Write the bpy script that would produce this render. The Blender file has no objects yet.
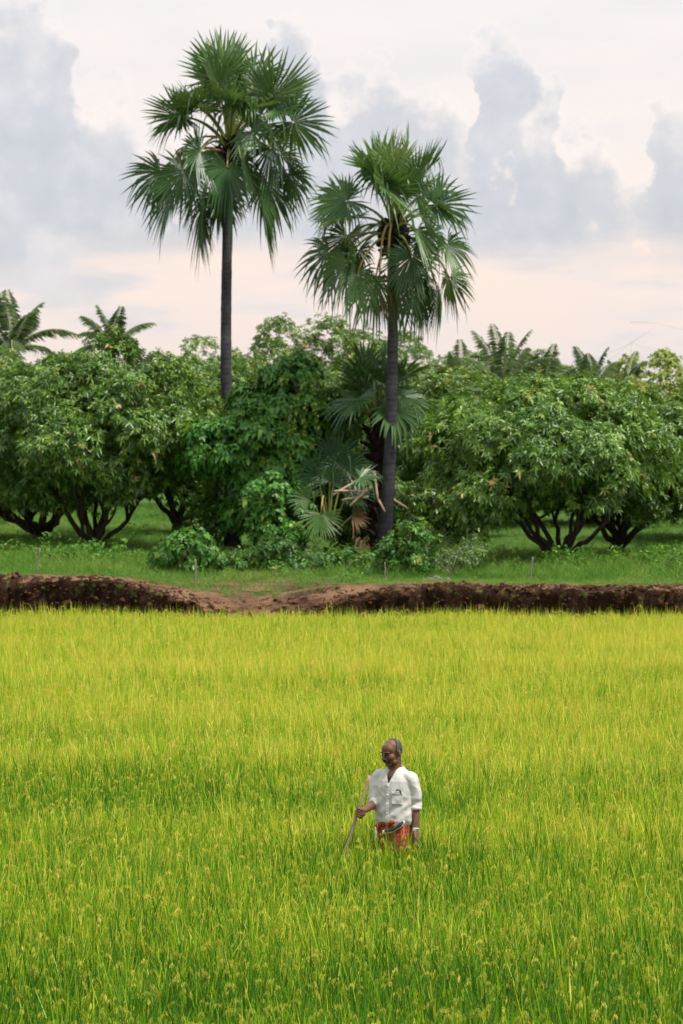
import bpy, math, random
import numpy as np
from mathutils import Vector

R = math.radians
rng = np.random.default_rng(11)
random.seed(5)
S = bpy.context.scene
COL = S.collection

# ------------------------------------------------------------------ camera
CAM_Z = 4.63
FPX = 2844.0
HOR = 400.0                      # image row of the horizon
PITCH = math.atan((512 - HOR) / FPX)
cam = bpy.data.cameras.new('camera')
camo = bpy.data.objects.new('camera', cam)
COL.objects.link(camo)
cam.sensor_fit = 'VERTICAL'
cam.sensor_height = 36.0
cam.lens = 100.0
cam.clip_end = 8000
cam.clip_start = 0.5
camo.location = (0, 0, CAM_Z)
camo.rotation_euler = (R(90) - PITCH, 0, 0)
cam.dof.use_dof = True
cam.dof.focus_distance = 24.5
cam.dof.aperture_fstop = 5.0
S.camera = camo

# ------------------------------------------------------------------ sun, exposure
SUN_EL, SUN_AZ = 60.0, 118.0       # azimuth clockwise from +Y (the view direction)
sd = bpy.data.lights.new('sun', 'SUN')
sd.energy = 4.8
sd.angle = R(11)
sd.color = (1.0, 0.94, 0.86)
so = bpy.data.objects.new('sun', sd)
COL.objects.link(so)
sv = Vector((math.sin(R(SUN_AZ)) * math.cos(R(SUN_EL)), math.cos(R(SUN_AZ)) * math.cos(R(SUN_EL)), math.sin(R(SUN_EL))))
so.rotation_euler = sv.to_track_quat('Z', 'Y').to_euler()
so.location = sv * 60
S.view_settings.view_transform = 'Standard'
S.view_settings.look = 'None'
S.view_settings.exposure = 0.22
S.view_settings.gamma = 1.0
S.view_settings.use_curve_mapping = False
S.render.engine = 'CYCLES'
S.cycles.use_denoising = True
S.cycles.max_bounces = 6
S.cycles.diffuse_bounces = 3
S.cycles.glossy_bounces = 2
S.cycles.transmission_bounces = 3
S.cycles.transparent_max_bounces = 4
S.cycles.caustics_reflective = False
S.cycles.caustics_refractive = False


# ------------------------------------------------------------------ node helper
class NT:
    def __init__(s, tree):
        s.t = tree
        tree.nodes.clear()

    def n(s, typ, ins=None, **kw):
        nd = s.t.nodes.new(typ)
        for k, v in kw.items():
            setattr(nd, k, v)
        if ins:
            for k, v in ins.items():
                if hasattr(v, 'is_linked') or hasattr(v, 'links'):
                    s.t.links.new(v, nd.inputs[k])
                else:
                    nd.inputs[k].default_value = v
        return nd

    def math(s, op, a, b=0.0, c=None, clamp=False):
        i = {0: a, 1: b}
        if c is not None:
            i[2] = c
        return s.n('ShaderNodeMath', i, operation=op, use_clamp=clamp).outputs[0]

    def mix(s, f, a, b, blend='MIX'):
        nd = s.n('ShaderNodeMix', data_type='RGBA', blend_type=blend)
        for k, v in ((0, f), (6, a), (7, b)):
            if hasattr(v, 'is_linked'):
                s.t.links.new(v, nd.inputs[k])
            else:
                if k and len(v) == 3:
                    v = (*v, 1)
                nd.inputs[k].default_value = v
        return nd.outputs[2]

    def ramp(s, f, pts, interp='LINEAR'):
        nd = s.n('ShaderNodeValToRGB', {0: f})
        cr = nd.color_ramp
        cr.interpolation = interp
        while len(cr.elements) < len(pts):
            cr.elements.new(0.5)
        for e, (p, c) in zip(cr.elements, pts):
            e.position = p
            e.color = (*c, 1) if len(c) == 3 else c
        return nd.outputs[0]

    def smooth(s, v, a, b, lo=0.0, hi=1.0):
        nd = s.n('ShaderNodeMapRange', {0: v, 1: a, 2: b, 3: lo, 4: hi}, interpolation_type='SMOOTHSTEP')
        return nd.outputs[0]

    def noise(s, vec, scale, detail=3.0, rough=0.5, dist=0.0):
        nd = s.n('ShaderNodeTexNoise', {'Vector': vec, 'Scale': scale, 'Detail': detail, 'Roughness': rough, 'Distortion': dist})
        return nd.outputs[0]


def lin(r, g, b):
    f = lambda c: (c / 255 / 12.92) if c / 255 <= 0.04045 else ((c / 255 + 0.055) / 1.055) ** 2.4
    return (f(r), f(g), f(b))


# ------------------------------------------------------------------ world: thin overcast with cumulus banks in front of a Nishita sky
W = bpy.data.worlds.new('World')
S.world = W
W.use_nodes = True
w = NT(W.node_tree)
tc = w.n('ShaderNodeTexCoord').outputs['Generated']
sep = w.n('ShaderNodeSeparateXYZ', {0: tc})
dx, dy, dz = sep.outputs
az = w.math('ARCTAN2', dx, dy)
el = w.math('ARCSINE', dz)
KS = FPX / 100.0
X = w.math('MULTIPLY', az, KS)                      # one unit = 2.01 degrees
Y = w.math('MULTIPLY', el, KS)
vec = w.n('ShaderNodeCombineXYZ', {0: X, 1: Y, 2: 0.0}).outputs[0]
n1 = w.noise(vec, 1.5, 6.0, 0.58)
n2 = w.noise(w.n('ShaderNodeMapping', {0: vec, 1: (5.3, 2.1, 0), 3: (0.35, 1.6, 1)}).outputs[0], 1.3, 4.0, 0.5)
n3 = w.noise(w.n('ShaderNodeMapping', {0: vec, 1: (1.3, 7.7, 0)}).outputs[0], 0.9, 3.0, 0.5)
nb = w.noise(w.n('ShaderNodeMapping', {0: vec, 1: (9.3, 3.7, 0)}).outputs[0], 3.4, 4.0, 0.5)
Xw = w.math('ADD', X, w.math('ADD', w.math('MULTIPLY', w.math('SUBTRACT', n3, 0.5), 0.7), w.math('MULTIPLY', w.math('SUBTRACT', nb, 0.5), 0.45)))
# tops of the cumulus banks: elevation as a function of azimuth
Xp = w.math('PINGPONG', w.math('ADD', Xw, 3.6), 7.2)         # 0..7.2 across the view, mirrored on round the sky
hgt = [(-10, 20), (20, 0), (62, 5), (78, 45), (84, 96), (125, 92), (150, 135), (200, 140), (262, 120), (268, 30), (285, 16),
       (318, 48), (330, 90), (350, 82), (378, 66), (400, 92), (440, 108), (468, 140), (474, 62), (500, 46), (524, 60), (534, 104),
       (556, 112), (566, 160), (600, 150), (640, 190), (652, 118), (690, 105)]
cv = w.n('ShaderNodeFloatCurve', {0: 1.0, 1: w.math('DIVIDE', Xp, 7.2)})
cm = cv.mapping.curves[0]
pts = [((px - 341.5) / 100 + 3.6, (HOR - py) / 100) for px, py in hgt]
pts = [(max(0, min(1, a / 7.2)), b / 5.0) for a, b in pts]
while len(cm.points) < len(pts):
    cm.points.new(0.5, 0.5)
for p, (a, b) in zip(cm.points, pts):
    p.location = (a, b)
    p.handle_type = 'AUTO_CLAMPED'
cv.mapping.update()
H = w.math('MULTIPLY', cv.outputs[0], 5.0)
dist = w.math('SUBTRACT', H, Y)
dist = w.math('ADD', dist, w.math('MULTIPLY', w.math('SUBTRACT', n1, 0.5), 2.2))
dist = w.math('ADD', dist, w.math('MULTIPLY', w.math('SUBTRACT', nb, 0.5), 0.6))
edge = w.smooth(dist, -0.10, 0.50)
base = w.smooth(w.math('ADD', Y, w.math('MULTIPLY', w.math('SUBTRACT', n2, 0.5), 0.9)), 1.15, 1.75)
holes = w.smooth(w.math('ADD', n1, w.math('MULTIPLY', n3, 0.6)), 0.56, 0.66)
cloud = w.math('MULTIPLY', w.math('MULTIPLY', edge, base), holes)
fadeb = w.smooth(dist, 0.0, 1.0, 0.78, 0.95)
cloud = w.math('MULTIPLY', cloud, fadeb)
# flat grey bars below the cumulus
bars = w.math('MULTIPLY', w.smooth(n2, 0.50, 0.64), w.smooth(Y, 0.3, 0.8, 0.55, 0.75))
bars = w.math('MULTIPLY', bars, w.math('SUBTRACT', 1.0, w.smooth(Y, 1.4, 1.9)))
G_ = 0.96
lin_ = lin
lin = lambda r, g, b: tuple(c * G_ for c in lin_(r, g, b))
clear = w.ramp(w.math('DIVIDE', Y, 5.0), [(0.0, lin(232, 222, 220)), (0.12, lin(241, 225, 217)), (0.28, lin(249, 229, 218)), (0.5, lin(246, 235, 229)),
                                         (0.8, lin(243, 236, 234)), (1.0, lin(240, 236, 236))])
veil = w.mix(w.math('MULTIPLY', w.smooth(n2, 0.40, 0.66), 0.40), clear, lin(226, 224, 228))
ccol = w.ramp(w.math('ADD', w.math('MULTIPLY', n3, 0.6), w.math('MULTIPLY', nb, 0.4)), [(0.28, lin(188, 193, 203)), (0.5, lin(203, 206, 213)), (0.68, lin(226, 223, 226))])
barc = w.mix(0.5, ccol, lin(224, 218, 220))
col = w.mix(bars, veil, barc)
# thin bright rim where the sun catches the cumulus heads
rim = w.math('MULTIPLY', w.smooth(dist, -0.14, 0.0), w.math('SUBTRACT', 1.0, w.smooth(dist, 0.0, 0.25)))
col = w.mix(w.math('MULTIPLY', rim, 0.35), col, lin(252, 244, 238))
col = w.mix(cloud, col, ccol)
lin = lin_
# overhead the veil is brighter than near the horizon, as under any bright overcast
up = w.smooth(el, R(9), R(50))
col = w.mix(up, col, (1.25, 1.28, 1.36))
gr = w.smooth(el, R(-6), R(-0.4))
col = w.mix(gr, (0.14, 0.20, 0.05), col)
sky = w.n('ShaderNodeTexSky', sky_type='NISHITA')
sky.sun_disc = False
sky.sun_elevation = R(SUN_EL)
sky.sun_rotation = R(SUN_AZ)
bg1 = w.n('ShaderNodeBackground', {0: sky.outputs[0], 1: 0.1})
bg2 = w.n('ShaderNodeBackground', {0: col, 1: 1.0})
ms = w.n('ShaderNodeMixShader', {0: 0.92, 1: bg1.outputs[0], 2: bg2.outputs[0]})
w.n('ShaderNodeOutputWorld', {0: ms.outputs[0]})


# ------------------------------------------------------------------ placing, noise, mesh helpers
def at(px, py, D):
    """the world point at distance D (along +Y) seen in image row py, column px"""
    c, s = math.cos(PITCH), math.sin(PITCH)
    rx, ru = (px - 341.5) / FPX, (512 - py) / FPX
    d = np.array([rx, c + ru * s, -s + ru * c])
    return np.array([0, 0, CAM_Z]) + d * (D / d[1])


def _hash(ix, iy, iz):
    h = (ix.astype(np.int64) * 374761393 + iy.astype(np.int64) * 668265263 + iz.astype(np.int64) * 2147483647) & 0xffffffff
    h = ((h ^ (h >> 13)) * 1274126177) & 0xffffffff
    return ((h ^ (h >> 16)) & 0xffff) / 65535.0


def vn(x, y, z=0.0):
    x, y, z = np.broadcast_arrays(np.asarray(x, float), np.asarray(y, float), np.asarray(z, float))
    ix, iy, iz = np.floor(x), np.floor(y), np.floor(z)
    fx, fy, fz = x - ix, y - iy, z - iz
    fx, fy, fz = [f * f * (3 - 2 * f) for f in (fx, fy, fz)]
    r = 0
    for a in (0, 1):
        for b in (0, 1):
            for c in (0, 1):
                r = r + _hash(ix + a, iy + b, iz + c) * (fx if a else 1 - fx) * (fy if b else 1 - fy) * (fz if c else 1 - fz)
    return r * 2 - 1


def fbm(x, y, z=0.0, o=4):
    r, a = 0, 0.5
    for k in range(o):
        r = r + a * vn(np.asarray(x) * 2 ** k + 17.3 * k, np.asarray(y) * 2 ** k - 9.1 * k, np.asarray(z) * 2 ** k + 3.7 * k)
        a *= 0.5
    return r


def nrm(v):
    return v / np.maximum(np.linalg.norm(v, axis=-1, keepdims=True), 1e-9)


class MB:
    def __init__(s):
        s.V, s.F3, s.F4, s.T, s.n = [], [], [], [], 0

    def add(s, V, F3=None, F4=None, T=0.5):
        V = np.asarray(V, float).reshape(-1, 3)
        s.V.append(V)
        s.T.append(np.broadcast_to(np.asarray(T, float), (len(V),)).copy())
        if F3 is not None and len(F3):
            s.F3.append(np.asarray(F3).reshape(-1, 3) + s.n)
        if F4 is not None and len(F4):
            s.F4.append(np.asarray(F4).reshape(-1, 4) + s.n)
        s.n += len(V)

    def mesh(s, name, mat, smooth=True):
        V = np.concatenate(s.V)
        T = np.concatenate(s.T)
        F3 = np.concatenate(s.F3) if s.F3 else np.zeros((0, 3), int)
        F4 = np.concatenate(s.F4) if s.F4 else np.zeros((0, 4), int)
        me = bpy.data.meshes.new(name)
        me.vertices.add(len(V))
        me.vertices.foreach_set('co', V.astype(np.float32).ravel())
        nl = F3.size + F4.size
        if nl:
            me.loops.add(nl)
            me.loops.foreach_set('vertex_index', np.concatenate([F3.ravel(), F4.ravel()]).astype(np.int32))
            npoly = len(F3) + len(F4)
            me.polygons.add(npoly)
            st = np.concatenate([np.arange(len(F3)) * 3, F3.size + np.arange(len(F4)) * 4]).astype(np.int32)
            me.polygons.foreach_set('loop_start', st)
            me.polygons.foreach_set('use_smooth', np.full(npoly, smooth))
        a = me.attributes.new('tint', 'FLOAT', 'POINT')
        a.data.foreach_set('value', T.astype(np.float32))
        me.update(calc_edges=True)
        me.validate()
        if mat:
            me.materials.append(mat)
        return me

    def build(s, name, mat, parent=None, smooth=True, loc=None):
        o = bpy.data.objects.new(name, s.mesh(name, mat, smooth))
        COL.objects.link(o)
        if parent is not None:
            o.parent = parent
        if loc is not None:
            o.location = loc
        return o

    def tube(s, P, r, sides=8, T=0.5, cap=True, ell=None):
        P = np.asarray(P, float)
        r = np.broadcast_to(np.asarray(r, float), (len(P),))
        t = nrm(np.gradient(P, axis=0))
        ref = np.array([0, 0, 1.0]) if abs(t[:, 2]).mean() < 0.9 else np.array([0, 1.0, 0])
        u = nrm(np.cross(ref, t))
        v = np.cross(t, u)
        a = np.arange(sides) * 2 * np.pi / sides
        ring = u[:, None] * np.cos(a)[None, :, None] + v[:, None] * np.sin(a)[None, :, None] * (ell or 1)
        V = P[:, None] + ring * r[:, None, None]
        n = len(P)
        i, j = np.meshgrid(np.arange(n - 1), np.arange(sides), indexing='ij')
        F = np.stack([i * sides + j, i * sides + (j + 1) % sides, (i + 1) * sides + (j + 1) % sides, (i + 1) * sides + j], -1).reshape(-1, 4)
        V = V.reshape(-1, 3)
        F3 = []
        if cap:
            V = np.concatenate([V, P[:1], P[-1:]])
            k = n * sides
            F3 = [(k, (q + 1) % sides, q) for q in range(sides)] + [(k + 1, (n - 1) * sides + q, (n - 1) * sides + (q + 1) % sides) for q in range(sides)]
        s.add(V, F3, F, T)

    def leaves(s, p, d, L, Wd, T, droop=0.3, up=None, broad=False):
        """leaf blades: p base (N,3), d direction, L length, Wd width, tint T"""
        N = len(p)
        d = nrm(d)
        if up is None:
            up = np.tile(np.array([0, 0, 1.0]), (N, 1)) + rng.normal(0, 0.5, (N, 3))
        b = nrm(np.cross(d, up))
        nn = np.cross(b, d)
        L = np.broadcast_to(L, (N,))[:, None]
        Wd = np.broadcast_to(Wd, (N,))[:, None]
        dr = np.broadcast_to(droop, (N,))[:, None] * np.array([[0, 0, -1.0]])
        c = lambda t: p + d * L * t + dr * L * t * t
        if broad:
            V = np.stack([c(0), c(.3) - b * Wd * .46 + nn * Wd * .14, c(.3) + b * Wd * .46 + nn * Wd * .14,
                          c(.68) - b * Wd * .38 + nn * Wd * .1, c(.68) + b * Wd * .38 + nn * Wd * .1, c(1.0)], 1)
            k = np.arange(N)[:, None] * 6
            F3 = np.concatenate([k + [0, 2, 1], k + [3, 4, 5]])
            F4 = k + [1, 2, 4, 3]
            s.add(V.reshape(-1, 3), F3, F4, np.repeat(np.broadcast_to(T, (N,)), 6))
        else:
            V = np.stack([c(0), c(.45) - b * Wd * .5 + nn * Wd * .18, c(.45) + b * Wd * .5 + nn * Wd * .18, c(1.0)], 1)
            k = np.arange(N)[:, None] * 4
            F3 = np.concatenate([k + [0, 3, 1], k + [0, 2, 3]])
            s.add(V.reshape(-1, 3), F3, None, np.repeat(np.broadcast_to(T, (N,)), 4))


def tag(o, label=None, cat=None, group=None, kind=None):
    for k, v in (('label', label), ('category', cat), ('group', group), ('kind', kind)):
        if v:
            o[k] = v
    return o


def empty(name, loc, label, cat, group=None):
    o = bpy.data.objects.new(name, None)
    COL.objects.link(o)
    o.location = loc
    o.empty_display_size = 0.2
    return tag(o, label, cat, group)


def copy_tree(o, parent=None):
    c = o.copy()
    COL.objects.link(c)
    if parent is not None:
        c.parent = parent
    for ch in list(o.children):
        copy_tree(ch, c)
    return c


def bez(p0, p1, p2, n):
    t = np.linspace(0, 1, n)[:, None]
    return (1 - t) ** 2 * p0 + 2 * t * (1 - t) * p1 + t * t * p2


# ------------------------------------------------------------------ materials
def mat(name):
    m = bpy.data.materials.new(name)
    m.use_nodes = True
    return m, NT(m.node_tree)


def leaf_mat(name, ramp_pts, rough=0.45, spec=0.4, transl=0.25, patch=None, sheen=0.0):
    m, k = mat(name)
    t = k.n('ShaderNodeAttribute', attribute_name='tint', attribute_type='GEOMETRY').outputs['Fac']
    oi = k.n('ShaderNodeObjectInfo').outputs['Random']
    pos = k.n('ShaderNodeNewGeometry').outputs['Position']
    if patch:
        sc, amt = patch
        nz = k.noise(pos, sc, 3.0, 0.55)
        t = k.math('ADD', t, k.math('MULTIPLY', k.math('SUBTRACT', nz, 0.5), amt), clamp=True)
    c = k.ramp(t, ramp_pts)
    c = k.n('ShaderNodeHueSaturation', {'Hue': k.math('ADD', 0.495, k.math('MULTIPLY', oi, 0.01)), 'Value': k.math('ADD', 0.9, k.math('MULTIPLY', oi, 0.2)), 'Color': c}).outputs[0]
    pb = k.n('ShaderNodeBsdfPrincipled', {'Base Color': c, 'Roughness': rough, 'Specular IOR Level': spec})
    tr = k.n('ShaderNodeBsdfTranslucent', {'Color': k.n('ShaderNodeMix', {6: c, 7: (0.35, 0.5, 0.05, 1), 0: 0.25}, data_type='RGBA').outputs[2]})
    mx = k.n('ShaderNodeMixShader', {0: transl, 1: pb.outputs[0], 2: tr.outputs[0]})
    k.n('ShaderNodeOutputMaterial', {0: mx.outputs[0]})
    return m


def plain_mat(name, c1, c2, scale=8.0, rough=0.8, bump=0.3, spec=0.3, stretch=(1, 1, 1), bdist=0.01, detail=5.0):
    m, k = mat(name)
    co = k.n('ShaderNodeTexCoord').outputs['Object']
    mp = k.n('ShaderNodeMapping', {0: co, 3: stretch}).outputs[0]
    nz = k.noise(mp, scale, detail, 0.6)
    c = k.ramp(nz, [(0.3, c1), (0.7, c2)])
    bp = k.n('ShaderNodeBump', {'Strength': bump, 'Distance': bdist, 'Height': nz})
    pb = k.n('ShaderNodeBsdfPrincipled', {'Base Color': c, 'Roughness': rough, 'Specular IOR Level': spec, 'Normal': bp.outputs[0]})
    k.n('ShaderNodeOutputMaterial', {0: pb.outputs[0]})
    return m


M = {}
M['mango'] = leaf_mat('mango_leaves', [(0.0, (.030, .080, .008)), (.36, (.070, .160, .014)), (.68, (.19, .31, .040)), (.93, (.30, .40, .085)), (1.0, (.36, .20, .07))], patch=(0.45, 0.5), rough=0.36, spec=.55)
M['broad'] = leaf_mat('broad_leaves', [(0.0, (.028, .10, .012)), (.5, (.070, .21, .022)), (.85, (.15, .32, .035)), (1.0, (.34, .40, .05))], patch=(0.6, 0.3), rough=0.45, transl=0.3)
M['weed'] = leaf_mat('weed_leaves', [(0.0, (.022, .075, .010)), (.5, (.050, .150, .018)), (.85, (.11, .25, .03)), (1.0, (.26, .32, .05))], patch=(0.8, 0.6), rough=0.5, transl=0.3)
M['vine'] = leaf_mat('vine_leaves', [(0.0, (.06, .16, .02)), (.6, (.16, .28, .03)), (1.0, (.34, .38, .05))], transl=0.35)
M['yellow'] = leaf_mat('yellow_leaves', [(0.0, (.14, .20, .035)), (.5, (.26, .30, .05)), (1.0, (.42, .38, .09))], patch=(0.5, 0.4), transl=0.35)
M['olive'] = leaf_mat('thin_leaves', [(0.0, (.05, .10, .025)), (.6, (.11, .19, .04)), (1.0, (.20, .27, .06))], patch=(0.6, 0.3), transl=0.3)
M['fan'] = leaf_mat('fan_leaf', [(0.0, (.016, .048, .018)), (.45, (.034, .092, .030)), (.85, (.09, .175, .048)), (1.0, (.20, .26, .07))], rough=0.4, spec=0.5, transl=0.22, patch=(2.2, 0.25))
M['fan_light'] = leaf_mat('fan_leaf_pale', [(0.0, (.050, .11, .030)), (.5, (.10, .19, .05)), (1.0, (.24, .33, .08))], rough=0.42, spec=0.5, transl=0.25)
M['dead'] = leaf_mat('dead_leaf', [(0.0, (.09, .050, .028)), (.5, (.17, .105, .060)), (1.0, (.32, .21, .12))], rough=0.8, spec=0.2, transl=0.15)
M['coco'] = leaf_mat('coconut_leaf', [(0.0, (.09, .15, .09)), (.6, (.19, .26, .14)), (1.0, (.36, .38, .22))], rough=0.5, transl=0.3)
M['petiole'] = plain_mat('petiole', (.10, .15, .03), (.24, .26, .06), 6, 0.5, 0.1)
M['petiole_old'] = plain_mat('old_petiole', (.20, .14, .04), (.36, .25, .08), 6, 0.55, 0.1)
M['cut_wood'] = plain_mat('cut_petiole', (.28, .18, .115), (.46, .33, .23), 6, 0.8, 0.2)
M['bark_dark'] = plain_mat('dark_bark', (.022, .017, .013), (.060, .045, .034), 14, 0.9, 0.8, 0.2, (1, 1, .3), 0.03)
M['boots'] = plain_mat('leaf_bases', (.010, .008, .007), (.050, .034, .024), 12, 0.9, 0.8, 0.2, (1, 1, .4), 0.03)
M['twig'] = plain_mat('dry_twig', (.10, .075, .055), (.28, .22, .17), 10, 0.9, 0.3)
M['stone'] = plain_mat('stone', (.06, .05, .045), (.17, .15, .135), 9, 0.9, 0.5)


def palm_bark():
    m, k = mat('palm_bark')
    co = k.n('ShaderNodeTexCoord').outputs['Object']
    z = k.n('ShaderNodeSeparateXYZ', {0: co}).outputs[2]
    n0 = k.noise(co, 3.0, 4.0, 0.6)
    zz = k.math('ADD', z, k.math('MULTIPLY', n0, 0.06))
    ring = k.math('PINGPONG', k.math('MULTIPLY', zz, 8.0), 0.5)
    fib = k.noise(k.n('ShaderNodeMapping', {0: co, 3: (1, 1, .12)}).outputs[0], 45, 4.0, 0.65)
    f = k.math('ADD', k.math('MULTIPLY', ring, 0.15), k.math('ADD', k.math('MULTIPLY', n0, 0.45), k.math('MULTIPLY', fib, 0.35)))
    c = k.ramp(f, [(0.34, (.020, .020, .023)), (0.52, (.058, .058, .064)), (0.72, (.135, .132, .138))])
    pat = k.smooth(k.noise(co, 1.1, 4.0, 0.6), 0.58, 0.70)
    c = k.mix(k.math('MULTIPLY', pat, 0.55), c, (.115, .095, .075))
    bp = k.n('ShaderNodeBump', {'Strength': 0.8, 'Distance': 0.02, 'Height': f})
    pb = k.n('ShaderNodeBsdfPrincipled', {'Base Color': c, 'Roughness': 0.85, 'Specular IOR Level': 0.25, 'Normal': bp.outputs[0]})
    k.n('ShaderNodeOutputMaterial', {0: pb.outputs[0]})
    return m


M['bark'] = palm_bark()

# ------------------------------------------------------------------ ground: one sheet, the paddy floor, the eroded earth bank and the raised orchard
def bank_edge(x):
    return 51.45 + 0.35 * fbm(x * 0.35, 3.1, 0, 3) + 0.16 * fbm(x * 1.9, 7.7, 0, 3)


def sstep(a, b, v):
    t = np.clip((v - a) / (b - a), 0, 1)
    return t * t * (3 - 2 * t)


def bank_top(x):
    # the bank is highest at the far left and dips in the middle, where the path comes down
    return 1.17 + 0.16 * (1 - sstep(-4.6, -2.6, x)) * sstep(-16, -7, x) - 0.26 * np.exp(-((x + 1.6) / 1.2) ** 2) + 0.05 * fbm(x * 0.5, 1.7, 0, 2)


def ground_z(x, y):
    e = bank_edge(x)
    s = (y - e)
    face = sstep(0.0, 0.14 + 0.75 * np.clip(fbm(x * .55, 11.3, 0, 3) + .12, 0, 1), s)
    top = bank_top(x)
    lip = 0.03 * np.exp(-((s - 0.5) / 0.35) ** 2)
    back = 0.92 + 0.10 * fbm(x * 0.18, y * 0.18, 0, 3)
    t = sstep(1.8, 6.0, s)
    plateau = top * (1 - t) + back * t
    # a broken ledge half-way up the middle of the bank
    led = np.exp(-((x + 1.5) / 1.7) ** 2)
    plateau = plateau - led * 0.34 * (1 - sstep(0.5, 1.8, s + 0.2 * fbm(x * 2, 5.5, 0, 2)))
    z = face * (plateau + lip)
    rough = 0.12 * fbm(x * 2.6, y * 2.6, 3, 4) + 0.10 * fbm(x * 8, y * 8, 5, 3)
    z = z + rough * sstep(-0.05, 0.15, s) * (1 - 0.72 * sstep(0.35, 1.3, s))
    far = sstep(300, 1500, y)
    return z * (1 - 0 * far)


def make_ground():
    xs = np.concatenate([-np.geomspace(3000, 12, 26), np.arange(-11.5, 11.51, 0.055), np.geomspace(12, 3000, 26)])
    ys = np.concatenate([-np.geomspace(300, 2, 10), np.linspace(0, 51, 26), np.arange(51.2, 56, 0.045), np.arange(56, 66, 0.2),
                         np.arange(66, 110, 1.5), np.geomspace(112, 6000, 24)])
    Xg, Yg = np.meshgrid(xs, ys, indexing='ij')
    Z = ground_z(Xg, Yg)
    # undercut the face
    s = Yg - bank_edge(Xg)
    Yd = Yg + np.where((s > -0.2) & (s < 2.5), 0.26 * fbm(Xg * 3.1, Z * 6, Yg * 2.0, 5), 0) + 0.10 * np.where((s > 0) & (s < 0.5), np.sin(np.clip(Z, 0, 1.1) * 2.8) * 2.0, 0)
    V = np.stack([Xg, Yd, Z], -1).reshape(-1, 3)
    nx, ny = len(xs), len(ys)
    i, j = np.meshgrid(np.arange(nx - 1), np.arange(ny - 1), indexing='ij')
    F = np.stack([i * ny + j, (i + 1) * ny + j, (i + 1) * ny + j + 1, i * ny + j + 1], -1).reshape(-1, 4)
    m, k = mat('ground')
    pos = k.n('ShaderNodeNewGeometry').outputs['Position']
    sp = k.n('ShaderNodeSeparateXYZ', {0: pos})
    x, y, z = sp.outputs
    nA = k.noise(pos, 0.9, 5.0, 0.6)
    nB = k.noise(pos, 7.0, 5.0, 0.65)
    nC = k.noise(pos, 30.0, 4.0, 0.6)
    soil = k.ramp(k.math('ADD', k.math('MULTIPLY', nB, 0.6), k.math('MULTIPLY', nC, 0.4)), [(0.34, (.014, .006, .003)), (0.5, (.045, .019, .009)), (0.66, (.14, .068, .034))])
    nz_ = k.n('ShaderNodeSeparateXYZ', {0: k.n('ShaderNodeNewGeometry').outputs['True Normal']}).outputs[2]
    face_shade = k.math('SUBTRACT', 1.0, k.smooth(nz_, 0.45, 0.85))  # steep faces: shade painted into the soil colour as a darker tone
    shaded_soil = k.mix(k.math('MULTIPLY', face_shade, 0.8), soil, (.026, .012, .007))
    dry = k.mix(k.math('MULTIPLY', k.smooth(nz_, 0.7, 0.92), k.smooth(nA, 0.38, 0.6)), shaded_soil, (.19, .105, .060))  # upward-facing soil made paler in noise patches
    grass = k.ramp(nB, [(0.3, (.035, .085, .015)), (0.6, (.07, .15, .025)), (0.75, (.12, .19, .045))])
    bare = k.math('MULTIPLY', k.math('POWER', 2.718, k.math('MULTIPLY', k.math('POWER', k.math('DIVIDE', k.math('ADD', x, 1.9), 2.2), 2.0), -1.0)), 2.4)
    gm = k.smooth(k.math('ADD', k.math('SUBTRACT', y, bare), k.math('MULTIPLY', k.math('SUBTRACT', nA, 0.5), 9.0)), 54.6, 58.2)
    fleck = k.math('MULTIPLY', k.smooth(nB, 0.56, 0.64), k.smooth(z, 0.9, 1.1))
    fleck = k.math('MULTIPLY', fleck, 0.55)
    gmask = k.math('MAXIMUM', k.math('MULTIPLY', gm, k.smooth(nB, 0.28, 0.45)), fleck)
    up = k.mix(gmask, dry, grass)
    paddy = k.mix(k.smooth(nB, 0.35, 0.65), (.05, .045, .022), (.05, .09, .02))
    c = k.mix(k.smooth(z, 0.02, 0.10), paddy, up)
    hgt_ = k.math('ADD', k.math('MULTIPLY', nB, 0.7), k.math('MULTIPLY', nC, 0.3))
    bp = k.n('ShaderNodeBump', {'Strength': 1.0, 'Distance': 0.12, 'Height': hgt_})
    pb = k.n('ShaderNodeBsdfPrincipled', {'Base Color': c, 'Roughness': 0.95, 'Specular IOR Level': 0.15, 'Normal': bp.outputs[0]})
    k.n('ShaderNodeOutputMaterial', {0: pb.outputs[0]})
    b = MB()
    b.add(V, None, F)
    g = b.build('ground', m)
    tag(g, 'flat paddy floor rising over a low eroded brown earth bank to the grassy orchard', 'ground', kind='structure')


make_ground()


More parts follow.
